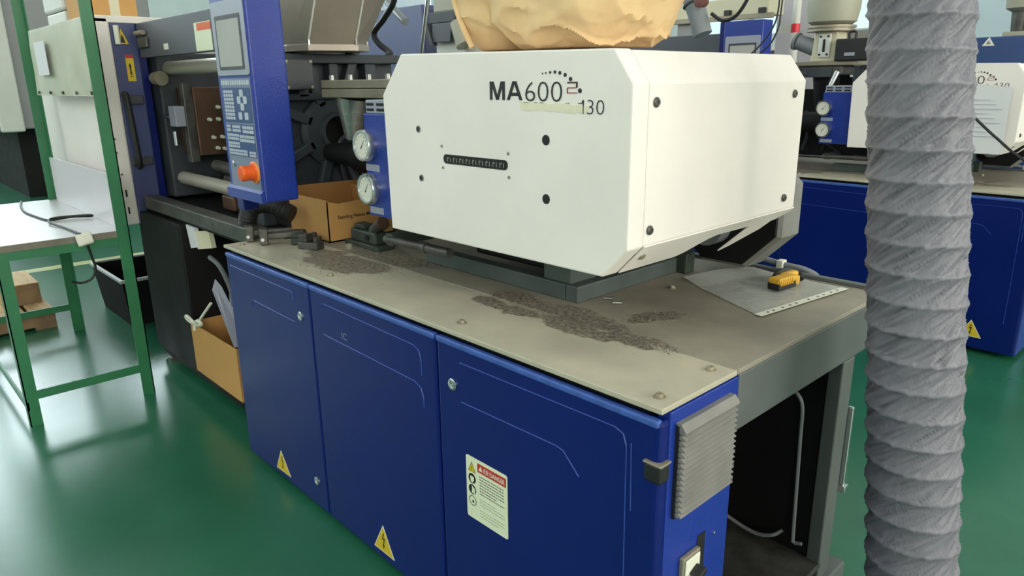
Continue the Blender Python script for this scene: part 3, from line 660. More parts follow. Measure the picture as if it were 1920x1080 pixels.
    for u, v in ((0.19, 1.472), (0.167, 1.45), (0.215, 1.45), (0.19, 1.428), (0.167, 1.398), (0.215, 1.398)):
        decal(m, f, rounded(X0 + u - 0.013, X0 + u + 0.013, v - 0.012, v + 0.012, 0.005, 3), 0.005)
    link('arrow_keys', m, 'key', C)
    m = MB(); drect(m, f, X0 + 0.04, X1 - 0.02, 1.262, 1.37, 0.003); link('keypad_field', m, 'keypad', C)
    for (a, b, c, d, nu, nv) in ((0.042, 0.075, 1.342, 1.368, 2, 2), (0.088, 0.155, 1.342, 1.368, 5, 2), (0.17, 0.256, 1.34, 1.367, 6, 2), (0.042, 0.135, 1.314, 1.338, 6, 2), (0.14, 0.256, 1.31, 1.336, 8, 2), (0.042, 0.135, 1.288, 1.31, 6, 2), (0.042, 0.19, 1.264, 1.285, 9, 2), (0.205, 0.256, 1.264, 1.283, 3, 2)):
        keys('soft_keys', X0 + a, X0 + b, c, d, nu, nv)
    m = MB(); m.lathe((-1.672, -0.002, 1.213), (0, -1, 0), [(0, 0.034), (0.006, 0.034), (0.01, 0.03), (0.01, 0.026), (0.03, 0.025), (0.045, 0.027), (0.052, 0.022), (0.053, 0.0)], 24); link('emergency_button', m, 'orange', C, smooth=True)
    m = MB(); m.lathe((-1.672, -0.002, 1.213), (0, -1, 0), [(0, 0.037), (0.005, 0.037), (0.006, 0.034), (0.006, 0.0)], 24); link('button_collar', m, 'orange_lt', C, smooth=True)
    m = MB(); m.lathe((-1.83, -0.002, 1.233), (0, -1, 0), [(0, 0.009), (0.006, 0.009), (0.008, 0.005)], 12); link('key_switch', m, 'chrome', C, smooth=True)
    m = MB(); m.prism([(X0, 0.0, 1.155), (X0, -0.012, 1.145), (X0, -0.012, 1.112), (X0, 0.0, 1.112)], (X1 - X0, 0, 0)); link('panel_lip', m, 'blue_hammer_lit', C)
    link('panel_post', MB().box(-1.955, -1.9, 0.04, 0.10, 1.05, 1.86), 'blue', R, bevel=0.004)
    def ribbed(pts, r, n=12):
        q = MB(); q.tube(pts, lambda t: r * (1 + 0.06 * math.sin(t * 220)), n, 40); return q
    link('cable_conduit', ribbed([(-2.16, 0.17, 0.86), (-2.18, 0.165, 0.95), (-2.13, 0.17, 1.02), (-2.03, 0.2, 1.04), (-1.95, 0.25, 1.0)], 0.036), 'rubber', R, smooth=True)

    # ---- clamping unit
    link('clamp_base', MB().box(-3.45, -2.83, 0.10, 1.02, 0.1, 0.86), 'black', R, bevel=0.008)
    link('clamp_base', MB().box(-4.8, -3.45, 0.62, 1.02, 0.1, 0.86), 'black', R, bevel=0.008)
    link('clamp_base', MB().box(-2.46, -2.05, 0.30, 1.02, 0.1, 0.86), 'dgrey', R, bevel=0.008)
    link('sole_beam', MB().box(-3.5, -2.05, 0.14, 0.28, 0.03, 0.13), 'black', R, bevel=0.006)
    link('chute_back', MB().box(-2.83, -2.46, 0.85, 0.9, 0.1, 0.86), 'black', R)
    for x, y in ((-3.4, 0.2), (-2.15, 0.2), (-3.4, 0.95), (-4.6, 0.8)):
        m = MB(); m.lathe((x, y, 0), (0, 0, 1), [(0, 0.07), (0.02, 0.07), (0.035, 0.03), (0.1, 0.03)], 16); link('machine_foot', m, 'oldsteel', R, smooth=True)
    link('clamp_bed', MB().box(-4.8, -2.05, 0.14, 1.02, 0.86, 0.90), 'black', R)
    link('bed_rail', MB().box(-3.35, -2.05, 0.115, 0.19, 0.88, 0.945), 'oldsteel', R, bevel=0.006)['label'] = 'worn steel beam along the opening'
    link('rear_guard', MB().box(-3.5, -2.75, 1.0, 1.02, 0.9, 1.8), 'black', R)
    link('rear_guard', MB().box(-2.75, -2.05, 1.0, 1.02, 0.9, 1.5), 'black', R)
    link('rear_housing', MB().box(-4.82, -3.56, 0.12, 1.0, 0.9, 1.836), 'bg_white', R, bevel=0.01)
    # the open safety door, slid to the clamp side
    DR = link('safety_door', MB().box(-4.82, -3.40, -0.005, 0.095, 0.79, 1.832), 'cover', R, bevel=0.012, seg=3)
    for u, v in ((0.032, 1.24), (0.032, 1.17), (0.04, 1.06)):
        m = MB(); m.cyl((-3.4, u, v), (-3.392, u, v), 0.006, n=10); link('door_rivet', m, 'chrome', DR, smooth=True)
    for v in (0.96, 0.87):
        link('door_slot', MB().box(-3.402, -3.397, 0.045, 0.053, v - 0.018, v + 0.018), 'hole', DR)
    DE = link('door_edge_panel', MB().box(-3.47, -3.405, 0.095, 0.215, 0.79, 1.805), 'door_edge', R, bevel=0.006)
    link('door_edge_return', MB().box(-3.52, -3.42, 0.215, 0.255, 0.79, 1.80), 'blue', R, bevel=0.004)
    m = MB(); m.tube([(-3.385, 0.107, 1.46), (-3.36, 0.112, 1.43), (-3.36, 0.125, 1.13), (-3.385, 0.128, 1.09)], 0.014, 10, 4); link('door_handle', m, 'rubber', DE, smooth=True)
    for z in (1.43, 1.12):
        link('handle_bracket', MB().box(-3.41, -3.385, 0.10, 0.20, z - 0.022, z + 0.022), 'dgrey', DE, bevel=0.005)
    fd = F_end(-3.405)
    s, ym, c = warning_triangle(DE, fd, (0.143, 1.783), (0.128, 1.70), (0.176, 1.70)); s.data.materials[0] = MAT['ink']
    link('sticker_face', ym, 'yellow', DE)
    m = MB(); decal(m, fd, [(0.143, 1.75), (0.152, 1.735), (0.158, 1.708), (0.135, 1.708), (0.139, 1.73)], 0.0018); link('hand_mark', m, 'ink', DE)
    m = MB(); drect(m, fd, 0.145, 0.183, 1.523, 1.652, 0.0012); lab = link('caution_label', m, 'yellow', DE)
    m = MB(); drect(m, fd, 0.145, 0.183, 1.635, 1.652, 0.0016); link('label_band', m, 'red', DE)
    m = MB(); decal(m, fd, [(0.157, 1.6), (0.163, 1.612), (0.168, 1.6), (0.166, 1.575), (0.168, 1.555), (0.158, 1.555), (0.16, 1.575)], 0.0018); drect(m, fd, 0.155, 0.172, 1.545, 1.549, 0.0018); link('label_mark', m, 'ink', DE)
    m = MB(); m.cyl((-3.385, 0.118, 1.70), (-3.385, 0.118, 1.79), 0.013, n=12); link('limit_switch', m, 'white_print', DE, smooth=True)
    # roof frame, header, tie bars, mould
    m = MB(); m.box(-3.46, -3.40, 0.02, 1.02, 1.802, 1.836); m.box(-3.4, -2.75, 0.96, 1.02, 1.802, 1.836); link('roof_frame', m, 'cover', R, bevel=0.005)
    H = link('header_panel', MB().box(-3.36, -2.05, 0.205, 0.235, 1.635, 1.80), 'hgrey', R, bevel=0.003)
    fh = F_front(0.205)
    m = MB(); drect(m, fh, -2.60, -2.42, 1.64, 1.755, 0.001); link('header_sticker', m, 'cream', H)
    m = MB(); drect(m, fh, -2.57, -2.42, 1.722, 1.752, 0.0015); link('sticker_band', m, 'orange', H)
    m = MB(); drect(m, fh, -3.0, -2.94, 1.662, 1.688, 0.001); link('small_label', m, 'white_print', H)
    m = MB(); m.box(-3.33, -3.2, 0.19, 0.205, 1.68, 1.73); link('hinge_block', m, 'oldsteel', H, bevel=0.004)
    m = MB(); m.cyl((-3.33, 0.19, 1.75), (-3.22, 0.19, 1.75), 0.012, n=10); link('hinge_pin', m, 'machined', H, smooth=True)
    for y, z in ((0.33, 1.585), (0.86, 1.585), (0.33, 1.02), (0.86, 1.02)):
        m = MB(); m.cyl((-3.7, y, z), (-2.34, y, z), 0.034, n=24); link('tie_bar', m, 'tiebar', R, smooth=True)
    link('moving_platen', MB().box(-3.56, -3.34, 0.27, 0.95, 0.92, 1.66), 'cast', R, bevel=0.01)
    MD = link('mould_half', MB().box(-3.34, -3.10, 0.345, 0.76, 1.15, 1.49), 'mold', R, bevel=0.006)
    link('mould_plate', MB().box(-3.16, -3.105, 0.30, 0.345, 1.12, 1.51), 'oldsteel', R, bevel=0.004)
    for y, z in ((0.46, 1.39), (0.41, 1.33), (0.455, 1.33), (0.42, 1.24), (0.465, 1.24), (0.435, 1.185), (0.47, 1.18)):
        m = MB(); m.cyl((-3.1, y, z), (-3.075, y, z), 0.010, 0.008, n=10); link('mould_bolt', m, 'white_print', MD, smooth=True)
    m = MB(); m.box(-3.2, -3.11, 0.25, 0.30, 1.30, 1.40); link('limit_block', m, 'bezel', R, bevel=0.004)
    m = MB(); m.cyl((-3.3, 0.27, 1.345), (-3.2, 0.27, 1.345), 0.012, n=10); link('sensor_pin', m, 'chrome', R, smooth=True)
    m = MB(); m.cyl((-3.26, 0.29, 1.20), (-3.26, 0.29, 1.27), 0.014, n=10); link('sensor_pin', m, 'chrome', R, smooth=True)
    m = MB(); m.lathe((-3.40, 0.26, 1.535), (1, 0.1, 0), [(0, 0.012), (0.03, 0.012), (0.03, 0.032), (0.05, 0.032), (0.05, 0.014), (0.08, 0.014), (0.08, 0.036), (0.105, 0.036)], 20); link('door_roller', m, 'machined', R, smooth=True)
    link('mould_fixture', MB().box(-3.0, -2.75, 0.4, 0.6, 0.92, 1.06), 'oldsteel', R, bevel=0.02)
    m = MB(); m.cyl((-3.05, 0.4, 1.1), (-2.6, 0.4, 1.09), 0.03, n=14); link('ejector_bar', m, 'oldsteel', R, smooth=True)
    link('mould_fixture', MB().box(-2.78, -2.64, 0.30, 0.42, 0.92, 0.99), 'mold', R, bevel=0.01)
    return R
M1 = build_machine()
M2 = copy_tree(M1); M2.location = (-0.08, 3.42, 0); M2['label'] = 'second blue moulding machine, in the row behind the grey duct'
for mm in (M2,):
    for ch in list(mm.children):
        for g_ in list(ch.children):
            if g_.name.split('.')[0] in ('chalk_mark', 'header_sticker', 'sticker_band', 'small_label'): bpy.data.objects.remove(g_)
for ch in list(M2.children):
    if ch.name.split('.')[0] in ('throat_block', 'throat_plate', 'drop_tube', 'hopper', 'hopper_base'):
        for g_ in list(ch.children): bpy.data.objects.remove(g_)
        bpy.data.objects.remove(ch)
M3 = copy_tree(M1); M3.location = (-0.16, 6.75, 0); M3['label'] = 'farthest moulding machine, in the last row before the windows'

# ------------------------------------------------------------------ things on the foreground machine
# cloth sack on the cover
def blob(c, semi, ex, rot, seedv, nu=160, nv=96, wr=0.02, flat=None, fold=None):
    m = MB(); vs = []; fs = []
    cr, sr = math.cos(rot), math.sin(rot)
    pw = lambda v, e: math.copysign(abs(v) ** e, v)
    for j in range(nv + 1):
        ph = -PI / 2 + PI * j / nv
        for i in range(nu):
            th = 2 * PI * i / nu
            d = Vector((pw(math.cos(ph), ex) * pw(math.cos(th), ex), pw(math.cos(ph), ex) * pw(math.sin(th), ex), pw(math.sin(ph), ex)))
            p = Vector((d.x * semi[0], d.y * semi[1], d.z * semi[2]))
            # broad sag plus sharp creases that run aslant over the cloth
            q = Vector((p.x * 3.2 - p.z * 2.0 + seedv, p.y * 3.2, p.z * 7.5 + p.x * 3.0))
            w = 0.9 * noise.noise(p * 3.5 + Vector((seedv, 0, 0)))
            for sc, am in ((0.8, 1.1), (1.9, 0.6), (4.3, 0.1)):
                cz_ = 1 - abs(noise.noise(q * sc + Vector((0, sc, 0)))) * 2.2
                w += am * max(0, cz_) ** 3 * 0.9
            p = p * (1 + wr * (w - 0.6) / max(semi))
            if fold: p = fold(p)
            p = Vector((cr * p.x - sr * p.y, sr * p.x + cr * p.y, p.z)) + Vector(c)
            if flat is not None and p.z < flat: p.z = flat + 0.002 * random.random()
            vs.append(p)
    for j in range(nv):
        for i in range(nu):
            a = j * nu + i; b = j * nu + (i + 1) % nu; fs.append((a, b, b + nu, a + nu))
    return m.add(vs, fs)
SK = thing('cloth_sack', (-0.62, 0.42, 1.578), 'slumped tan sack on top of the white cover', 'sack')
def sag(p):
    k = max(0.0, -p.z) / 0.2
    t = max(0.0, min(1.0, (p.x - 0.12) / 0.14)) * max(0.0, min(1.0, (-p.z - 0.06) / 0.1))     # pinched lower corner
    y = p.y * (1 - 0.55 * t); pl_ = 0.010 * t * math.sin(y * 170)
    return Vector((p.x * (1 - 0.05 * k) + 0.02 * t, y, p.z + pl_))
link('sack_body', blob((-0.562, 0.42, 1.785), (0.215, 0.19, 0.225), 0.56, 0.05, 3.1, wr=0.02, flat=1.577, fold=sag), 'sack', SK, smooth=True)
def lean(p): return Vector((p.x - 0.12 * (p.z + 0.2), p.y, p.z))
link('sack_fold', blob((-0.815, 0.385, 1.80), (0.125, 0.14, 0.245), 0.75, 0.15, 8.7, 110, 70, wr=0.02, flat=1.58, fold=lean), 'sack', SK, smooth=True)
m = MB(); m.tube([(-0.96, 0.27, 2.05), (-0.93, 0.262, 1.86), (-0.895, 0.256, 1.72), (-0.865, 0.256, 1.65), (-0.83, 0.262, 1.587)], 0.008, 8); link('sack_seam', m, 'sack', SK, smooth=True)

# open cardboard box on the base
BX = thing('cardboard_box', (-1.9, 0.42, HT), 'open cardboard box with a line of print beside the pressure gauges', 'box')
bx0, bx1, by0, by1, bz0, bz1 = -2.07, -1.76, 0.303, 0.60, HT + 0.001, 1.065
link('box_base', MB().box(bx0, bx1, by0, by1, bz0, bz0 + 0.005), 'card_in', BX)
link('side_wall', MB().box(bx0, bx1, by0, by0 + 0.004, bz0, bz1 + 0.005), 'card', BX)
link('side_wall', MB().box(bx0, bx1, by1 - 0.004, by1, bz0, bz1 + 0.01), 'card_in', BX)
m = MB(); m.prism([(bx1, by0, bz0), (bx1, by1, bz0), (bx1, by1, bz1 + 0.012), (bx1, by1 - 0.06, bz1 - 0.004), (bx1, by0 + 0.05, bz1 - 0.012), (bx1, by0, bz1)], (-0.004, 0, 0))
FW = link('end_wall', m, 'card', BX)
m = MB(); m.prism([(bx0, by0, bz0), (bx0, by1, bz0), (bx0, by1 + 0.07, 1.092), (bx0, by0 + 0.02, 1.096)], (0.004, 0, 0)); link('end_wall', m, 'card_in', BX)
m = MB(); m.prism([(bx1 - 0.01, by1 + 0.001, bz0 + 0.02), (bx1 - 0.13, by1 + 0.06, bz0 + 0.03), (bx1 - 0.13, by1 + 0.06, bz0 + 0.1), (bx1 - 0.01, by1 + 0.001, bz0 + 0.115)], (0, 0.004, 0)); link('box_flap', m, 'card', BX)
m = MB(); letter(m, 'Standing Needs Mo', F_end(bx1), by0 + 0.042, by0 + 0.195, 0.988, 1.007, 0.012); link('box_print', m, 'ink', BX)

# loose steel pieces
def bar_between(a, b, w, h, z):
    a, b = Vector((a[0], a[1], z)), Vector((b[0], b[1], z)); d = (b - a); n = Vector((-d.y, d.x, 0)).normalized() * w / 2
    m = MB(); m.obox((a + b) / 2 + Vector((0, 0, h / 2)), d / 2, n, (0, 0, h / 2)); return m
for (a, b, tail, lab) in (((-2.02, 0.10), (-1.96, 0.25), 0.024, 'oily steel clamp bar farther from the blue door edge, by the black conduit'), ((-1.925, 0.115), (-1.86, 0.26), 0.024, 'oily steel clamp bar nearer to the blue door edge with a bright bolt')):
    t = thing('clamp_bar', (a[0], a[1], HT), lab, 'clamp', 'steel clamp bars on the base top')
    link('bar', bar_between(a, b, 0.03, 0.022, HT + 0.022), 'oldsteel', t, bevel=0.004)
    d = (Vector(b) - Vector(a)).normalized(); n = Vector((-d.y, d.x))
    c = Vector(a)
    m = MB(); m.obox((c.x, c.y, HT + 0.032), (d.x * 0.016, d.y * 0.016, 0), (n.x * 0.024, n.y * 0.024, 0), (0, 0, 0.031)); link('jaw', m, 'oldsteel', t, bevel=0.005)
    e = Vector(b) - d * 0.02
    m = MB(); m.obox((e.x, e.y, HT + 0.011), (d.x * 0.014, d.y * 0.014, 0), (n.x * 0.014, n.y * 0.014, 0), (0, 0, 0.0115)); link('heel', m, 'oldsteel', t, bevel=0.003)
    m = MB(); m.cyl((c.x + 0.014, c.y - 0.012, HT + 0.024), (c.x + 0.026, c.y - 0.018, HT + 0.024), 0.007, n=10); link('bolt_end', m, 'chrome', t, smooth=True)
def clamp_block(x, y, an, lab, L=0.05, mt='greensteel'):
    t = thing('clamp_block', (x, y, HT), lab, 'clamp', 'grimy clamp blocks on the base top')
    d = Vector((math.cos(an), math.sin(an), 0)); n = Vector((-d.y, d.x, 0)); c = Vector((x, y, HT))
    m = MB(); m.obox(c + Vector((0, 0, 0.014)), d * L, n * 0.022, (0, 0, 0.0135)); link('block', m, mt, t, bevel=0.004)
    m = MB(); m.obox(c - d * L * 0.5 + Vector((0, 0, 0.042)), d * L * 0.42, n * 0.02, (0, 0, 0.0145)); link('step', m, mt, t, bevel=0.004)
    m = MB(); m.cyl(c + d * L * 0.55 + Vector((0, 0, 0.027)), c + d * L * 0.55 + Vector((0, 0, 0.045)), 0.011, n=6); link('nut', m, 'oldsteel', t)
clamp_block(-1.815, 0.235, 0.9, 'dark stepped clamp block just before the cardboard box corner', 0.055)
clamp_block(-1.725, 0.205, 0.4, 'grimy clamp block with a nut, nearest the oil stain', 0.045, 'oldsteel')
t = thing('toggle_clamp', (-1.62, 0.39, HT), 'dark green block with a round knob before the lower pressure gauge', 'clamp')
m = MB(); m.box(-1.72, -1.49, 0.345, 0.42, HT, HT + 0.018); link('foot_plate', m, 'greensteel', t, bevel=0.003)
m = MB(); m.box(-1.69, -1.52, 0.355, 0.415, HT + 0.018, HT + 0.065); link('block', m, 'greensteel', t, bevel=0.008)
m = MB(); m.box(-1.67, -1.60, 0.36, 0.41, HT + 0.065, HT + 0.085); link('step', m, 'greensteel', t, bevel=0.006)
m = MB(); m.cyl((-1.57, 0.354, HT + 0.042), (-1.57, 0.35, HT + 0.042), 0.012, n=14); link('bolt_hole', m, 'hole', t)
m = MB(); m.cyl((-1.56, 0.38, HT + 0.065), (-1.50, 0.38, HT + 0.105), 0.022, n=14); link('knob', m, 'oldsteel', t, smooth=True)
m = MB(); m.cyl((-1.502, 0.38, HT + 0.10), (-1.494, 0.38, HT + 0.105), 0.025, n=14); link('collar', m, 'mold', t, smooth=True)
m = MB(); m.lathe((-1.625, 0.31, HT), (0, 0, 1), [(0, 0.016), (0.01, 0.016), (0.014, 0.011), (0.018, 0.009)], 12); single('hex_nut', m, 'machined', 'small steel nut lying before the dark green block', 'nut', smooth=True)

# dried grime crumbs on the plates
random.seed(21); m = MB()
def crumb(x, y, s):
    p = [Vector((x + s * random.uniform(-1, 1), y + s * random.uniform(-1, 1), HT + s * random.uniform(-0.1, 0.7))) for _ in range(3)] + [Vector((x, y, HT - 0.0005)), Vector((x, y, HT + s))]
    m.add(p, [(0, 1, 4), (1, 2, 4), (2, 0, 4), (0, 1, 3), (1, 2, 3), (2, 0, 3)])
for (x, y, a, b, an, n) in ((-1.42, 0.2, 0.24, 0.13, 0.3, 1100), (-0.62, 0.28, 0.17, 0.05, -0.1, 600), (-0.42, 0.27, 0.14, 0.05, -0.15, 600), (-0.335, 0.44, 0.09, 0.035, 0.9, 450), (-0.24, 0.262, 0.1, 0.022, 0.05, 450)):
    for _ in range(n):
        u, v = random.gauss(0, 0.5) * a, random.gauss(0, 0.5) * b
        crumb(x + math.cos(an) * u - math.sin(an) * v, y + math.sin(an) * u + math.cos(an) * v, random.uniform(0.0008, 0.0032))
o = link('grime_crumbs', m, 'crumb'); o['kind'] = 'stuff'; o['label'] = 'dried grey grime crumbs scattered over the oil stains on the plate'; o['category'] = 'grime'
for (x, y, an, lab) in ((-0.52, 0.476, 0.6, 'tiny bright steel pin lying nearest the carriage beam'), (-0.475, 0.46, 0.7, 'tiny bright steel pin lying farther from the carriage beam')):
    d = Vector((math.cos(an), math.sin(an), 0)) * 0.012
    m = MB(); c = Vector((x, y, HT + 0.0045)); m.cyl(c - d, c + d, 0.0042, n=10).cyl(c + d, c + d * 1.3, 0.007, n=8)
    single('steel_pin', m, 'chrome', lab, 'pin', 'loose steel pins on the plate', smooth=True)

# plastic sleeve and yellow plug
def patch(c00, c10, c11, c01, nu, nv, zf, back=(0, 0, -0.0006)):
    c = [Vector(t) for t in (c00, c10, c11, c01)]; m = MB(); vs = []; fs = []
    for j in range(nv + 1):
        for i in range(nu + 1):
            u, v = i / nu, j / nv
            p = (c[0] * (1 - u) + c[1] * u) * (1 - v) + (c[3] * (1 - u) + c[2] * u) * v
            p.z += zf(u, v); vs.append(p)
    for j in range(nv):
        for i in range(nu):
            a = j * (nu + 1) + i; fs.append((a, a + 1, a + nu + 2, a + nu + 1))
    n = len(vs); vs2 = [p + Vector(back) for p in vs]
    return m.add(vs + vs2, fs + [tuple(n + i for i in reversed(f)) for f in fs])
SL = thing('plastic_sleeve', (-0.3, 0.9, HT), 'clear plastic document sleeve with a punched edge lying on the plate', 'sleeve')
zf = lambda u, v: 0.003 + 0.006 * noise.noise(Vector((u * 3, v * 4, 1.0))) ** 2 + 0.014 * max(0, (1 - u) - 0.75) * 4 * (1 - abs(v - 0.5))
link('sleeve_sheet', patch((-0.49, 0.80, HT), (-0.145, 0.63, HT), (-0.085, 1.035, HT), (-0.40, 1.06, HT), 20, 20, zf), 'sleeve', SL, smooth=True)
a, b = Vector((-0.137, 0.628, HT + 0.0045)), Vector((-0.084, 1.035, HT + 0.0045)); e = (b - a).normalized(); n_ = Vector((-e.y, e.x, 0))
m = MB(); m.prism([a - n_ * 0.001, b - n_ * 0.001, b + n_ * 0.022, a + n_ * 0.022], (0, 0, 0.0006)); link('punched_strip', m, 'white_print', SL)
m = MB()
for k_ in (0.1, 0.16, 0.26, 0.34, 0.41, 0.55, 0.66, 0.73, 0.82, 0.9):
    c = a + (b - a) * k_ + n_ * 0.01; m.cyl(c + Vector((0, 0, 0.0004)), c + Vector((0, 0, 0.0011)), 0.0038, n=10)
link('punch_holes', m, 'hole', SL)
YP = thing('plastic_plug', (-0.23, 0.93, HT + 0.006), 'yellow and black ribbed plastic plug lying on the clear sleeve', 'plug')
d = Vector((0.10, 0.99, 0)).normalized(); n_ = Vector((-d.y, d.x, 0)); c = Vector((-0.222, 0.905, HT + 0.006)); Z = Vector((0, 0, 1))
m = MB(); m.obox(c + Z * 0.012, d * 0.045, n_ * 0.02, Z * 0.011); link('black_base', m, 'rubber', YP, bevel=0.004)
m = MB(); m.obox(c + Z * 0.028 - n_ * 0.001, d * 0.046, n_ * 0.021, Z * 0.009); link('yellow_body', m, 'pyel', YP, bevel=0.007)
for k_ in range(6):
    m = MB(); m.obox(c + d * (-0.038 + k_ * 0.011) - n_ * 0.021 + Z * 0.025, d * 0.003, n_ * 0.003, Z * 0.009); link('rib', m, 'pyel', YP, bevel=0.002)
m = MB(); m.obox(c + d * 0.048 + Z * 0.019 - n_ * 0.004, d * 0.014, n_ * 0.017, Z * 0.014); link('yellow_nose', m, 'pyel', YP, bevel=0.007)
m = MB(); m.obox(c + d * 0.075 + n_ * 0.026 + Z * 0.018, d * 0.035, n_ * 0.014, Z * 0.014); link('yellow_wing', m, 'pyel', YP, bevel=0.008)
m = MB(); m.tube([c + d * 0.03 + n_ * 0.045 + Z * 0.02, c + d * 0.07 + n_ * 0.05 + Z * 0.03, c + d * 0.112 + n_ * 0.04 + Z * 0.026, c + d * 0.12 + n_ * 0.015 + Z * 0.016, c + d * 0.10 - n_ * 0.0 + Z * 0.01], 0.008, 8); link('black_loop', m, 'rubber', YP, smooth=True)

# ------------------------------------------------------------------ flexible duct
DU = thing('flexible_duct', (0.325, 0.66, 0), 'grey ribbed fabric duct standing beside the machine end', 'duct')
A0 = Vector((0.325, 0.661, 0.0)); AD = Vector((-0.1077, -0.0308, 1.0)).normalized(); LEN = 2.3
e1 = (Vector((1, 0, 0)) - AD * AD.x).normalized(); e2 = AD.cross(e1)
def duct_mesh(L, nth=216, dz=0.0045, R_=0.0995, P_=0.0645):
    m = MB(); nz = int(L / dz); vs = []; fs = []
    for j in range(nz + 1):
        z = L * j / nz
        for i in range(nth):
            th = 2 * PI * i / nth
            s = (z / P_ + th / (2 * PI)) % 1.0
            sagv = math.sin(PI * s) ** 0.8 * 0.06
            turn = math.floor(z / P_ + th / (2 * PI))
            u = th - 0.85 * s
            q1 = noise.noise(Vector((u * 4.2, turn * 3.7, s * 0.6))); q2 = noise.noise(Vector((u * 10.5 + 9, turn * 2.1, s * 0.8))); q3 = noise.noise(Vector((u * 19 + 3, turn * 5.3, s * 0.9)))
            wv = 0.8 * (0.5 - 2.4 * abs(q1)) + 1.0 * (0.45 - 2.4 * abs(q2)) + 0.45 * (0.45 - 2.4 * abs(q3))
            r = R_ * (1 - sagv + 0.046 * wv * min(1, 2.6 * math.sin(PI * s)))
            if s < 0.04 or s > 0.96: r += 0.0016
            vs.append(A0 + AD * z + r * (math.cos(th) * e1 + math.sin(th) * e2))
    for j in range(nz):
        for i in range(nth):
            a = j * nth + i; b = j * nth + (i + 1) % nth; fs.append((a, b, b + nth, a + nth))
    return m.add(vs, fs)
dm = duct_mesh(LEN)
o = link('duct_fabric', dm, 'duct', DU)
for p in o.data.polygons: p.use_smooth = True
topc = A0 + AD * LEN
m = MB(); m.lathe(topc - AD * 0.06, AD, [(0, 0.103), (0.05, 0.106), (0.06, 0.1), (3.25, 0.1)], 28); link('steel_pipe', m, 'hsteel', DU, smooth=True)
m = MB(); m.lathe(topc - AD * 0.03, AD, [(0, 0.104), (0.004, 0.109), (0.016, 0.109), (0.02, 0.104)], 28); link('hose_clamp', m, 'chrome', DU, smooth=True)

# ------------------------------------------------------------------ workbench and what is round it
WB = thing('workbench', (-3.65, -0.35, 0), 'green angle-iron workbench with pale top and back board beside the open door', 'workbench')
link('bench_top', MB().box(-4.38, -2.995, -0.615, -0.085, 0.822, 0.843), 'lam', WB, bevel=0.002)
m = MB(); m.box(-4.38, -2.99, -0.621, -0.615, 0.815, 0.844); m.box(-2.995, -2.988, -0.621, -0.085, 0.815, 0.844); link('edge_band', m, 'lam_edge', WB)
def angle_post(x, y, z0, z1, sx, sy, w=0.05, t=0.005):
    m = MB(); m.box(min(x, x + sx * w), max(x, x + sx * w), min(y, y + sy * t), max(y, y + sy * t), z0, z1)
    m.box(min(x, x + sx * t), max(x, x + sx * t), min(y, y + sy * w), max(y, y + sy * w), z0, z1); return m
ys = -0.085
link('leg', angle_post(-2.99, -0.615, 0, 0.82, -1, 1), 'green', WB)
link('leg', angle_post(-4.38, -0.615, 0, 0.82, 1, 1), 'green', WB)
link('leg', angle_post(-2.985, -0.075, 0, 2.35, -1, -1, 0.055), 'green', WB)
link('leg', angle_post(-4.36, -0.075, 0, 2.35, 1, -1, 0.055), 'green', WB)
def rail(x0, x1, y0, y1, z): return MB().box(x0, x1, y0, y1, z, z + 0.005).box(x0, x1, y0, y1 if y1 - y0 < .1 else y1, z - 0.04, z) if False else MB().box(x0, x1, y0, y1, z - 0.02, z + 0.02)
link('top_rail', rail(-4.37, -2.99, -0.614, -0.605, 0.795), 'green', WB)
link('top_rail', rail(-3.0, -2.991, -0.61, -0.09, 0.795), 'green', WB)
link('top_rail', rail(-4.375, -4.366, -0.61, -0.09, 0.795), 'green', WB)
link('stretcher', rail(-3.0, -2.991, -0.61, -0.09, 0.145), 'green', WB)
link('stretcher', rail(-4.375, -4.366, -0.61, -0.09, 0.16), 'green', WB)
link('stretcher', rail(-4.37, -2.99, -0.614, -0.605, 0.10), 'green', WB)
link('back_board', MB().box(-4.30, -3.04, -0.098, -0.09, 0.844, 1.10), 'backboard', WB)
random.seed(4)
SH = link('plastic_panel', patch((-4.27, -0.1, 1.455), (-3.03, -0.1, 1.455), (-3.03, -0.1, 1.80), (-4.22, -0.1, 1.80), 30, 8, lambda u, v: 0, (0, 0.002, 0)), 'film', WB)
for v in SH.data.vertices: v.co.y += 0.006 * noise.noise(Vector((v.co.x * 4, 0, v.co.z * 6)))
for k_ in range(5):
    m = MB(); m.cyl((-4.18 + k_ * 0.27, -0.103, 1.47), (-4.18 + k_ * 0.27, -0.112, 1.47), 0.008, n=8); link('panel_rivet', m, 'oldsteel', WB, smooth=True)
m = MB(); m.box(-4.04, -3.80, -0.12, -0.118, 1.56, 1.73); single('taped_paper', m, 'paper', 'lilac white paper sheet taped to the plastic panel of the workbench', 'paper')

CA = thing('power_cable', (-3.5, -0.25, 0.844), 'black power cable with a white plug lying across the workbench', 'cable')
zt = 0.8495
m = MB(); m.tube([(-4.36, -0.27, zt), (-4.2, -0.3, zt), (-3.94, -0.33, zt), (-3.70, -0.32, zt), (-3.52, -0.29, zt), (-3.52, -0.2, zt + 0.004), (-3.47, -0.12, zt + 0.004), (-3.46, -0.125, zt + 0.012), (-3.50, -0.22, zt + 0.012), (-3.50, -0.29, zt + 0.010), (-3.40, -0.315, zt + 0.006), (-3.25, -0.29, zt), (-3.10, -0.28, zt), (-3.01, -0.275, zt)], 0.0055, 8); link('cord', m, 'rubber', CA, smooth=True)
m = MB(); m.tube([(-2.965, -0.262, 0.80), (-2.972, -0.252, 0.74), (-2.975, -0.245, 0.69), (-2.975, -0.265, 0.645), (-2.975, -0.31, 0.63), (-2.975, -0.35, 0.645)], 0.0055, 8); link('cord', m, 'rubber', CA, smooth=True)
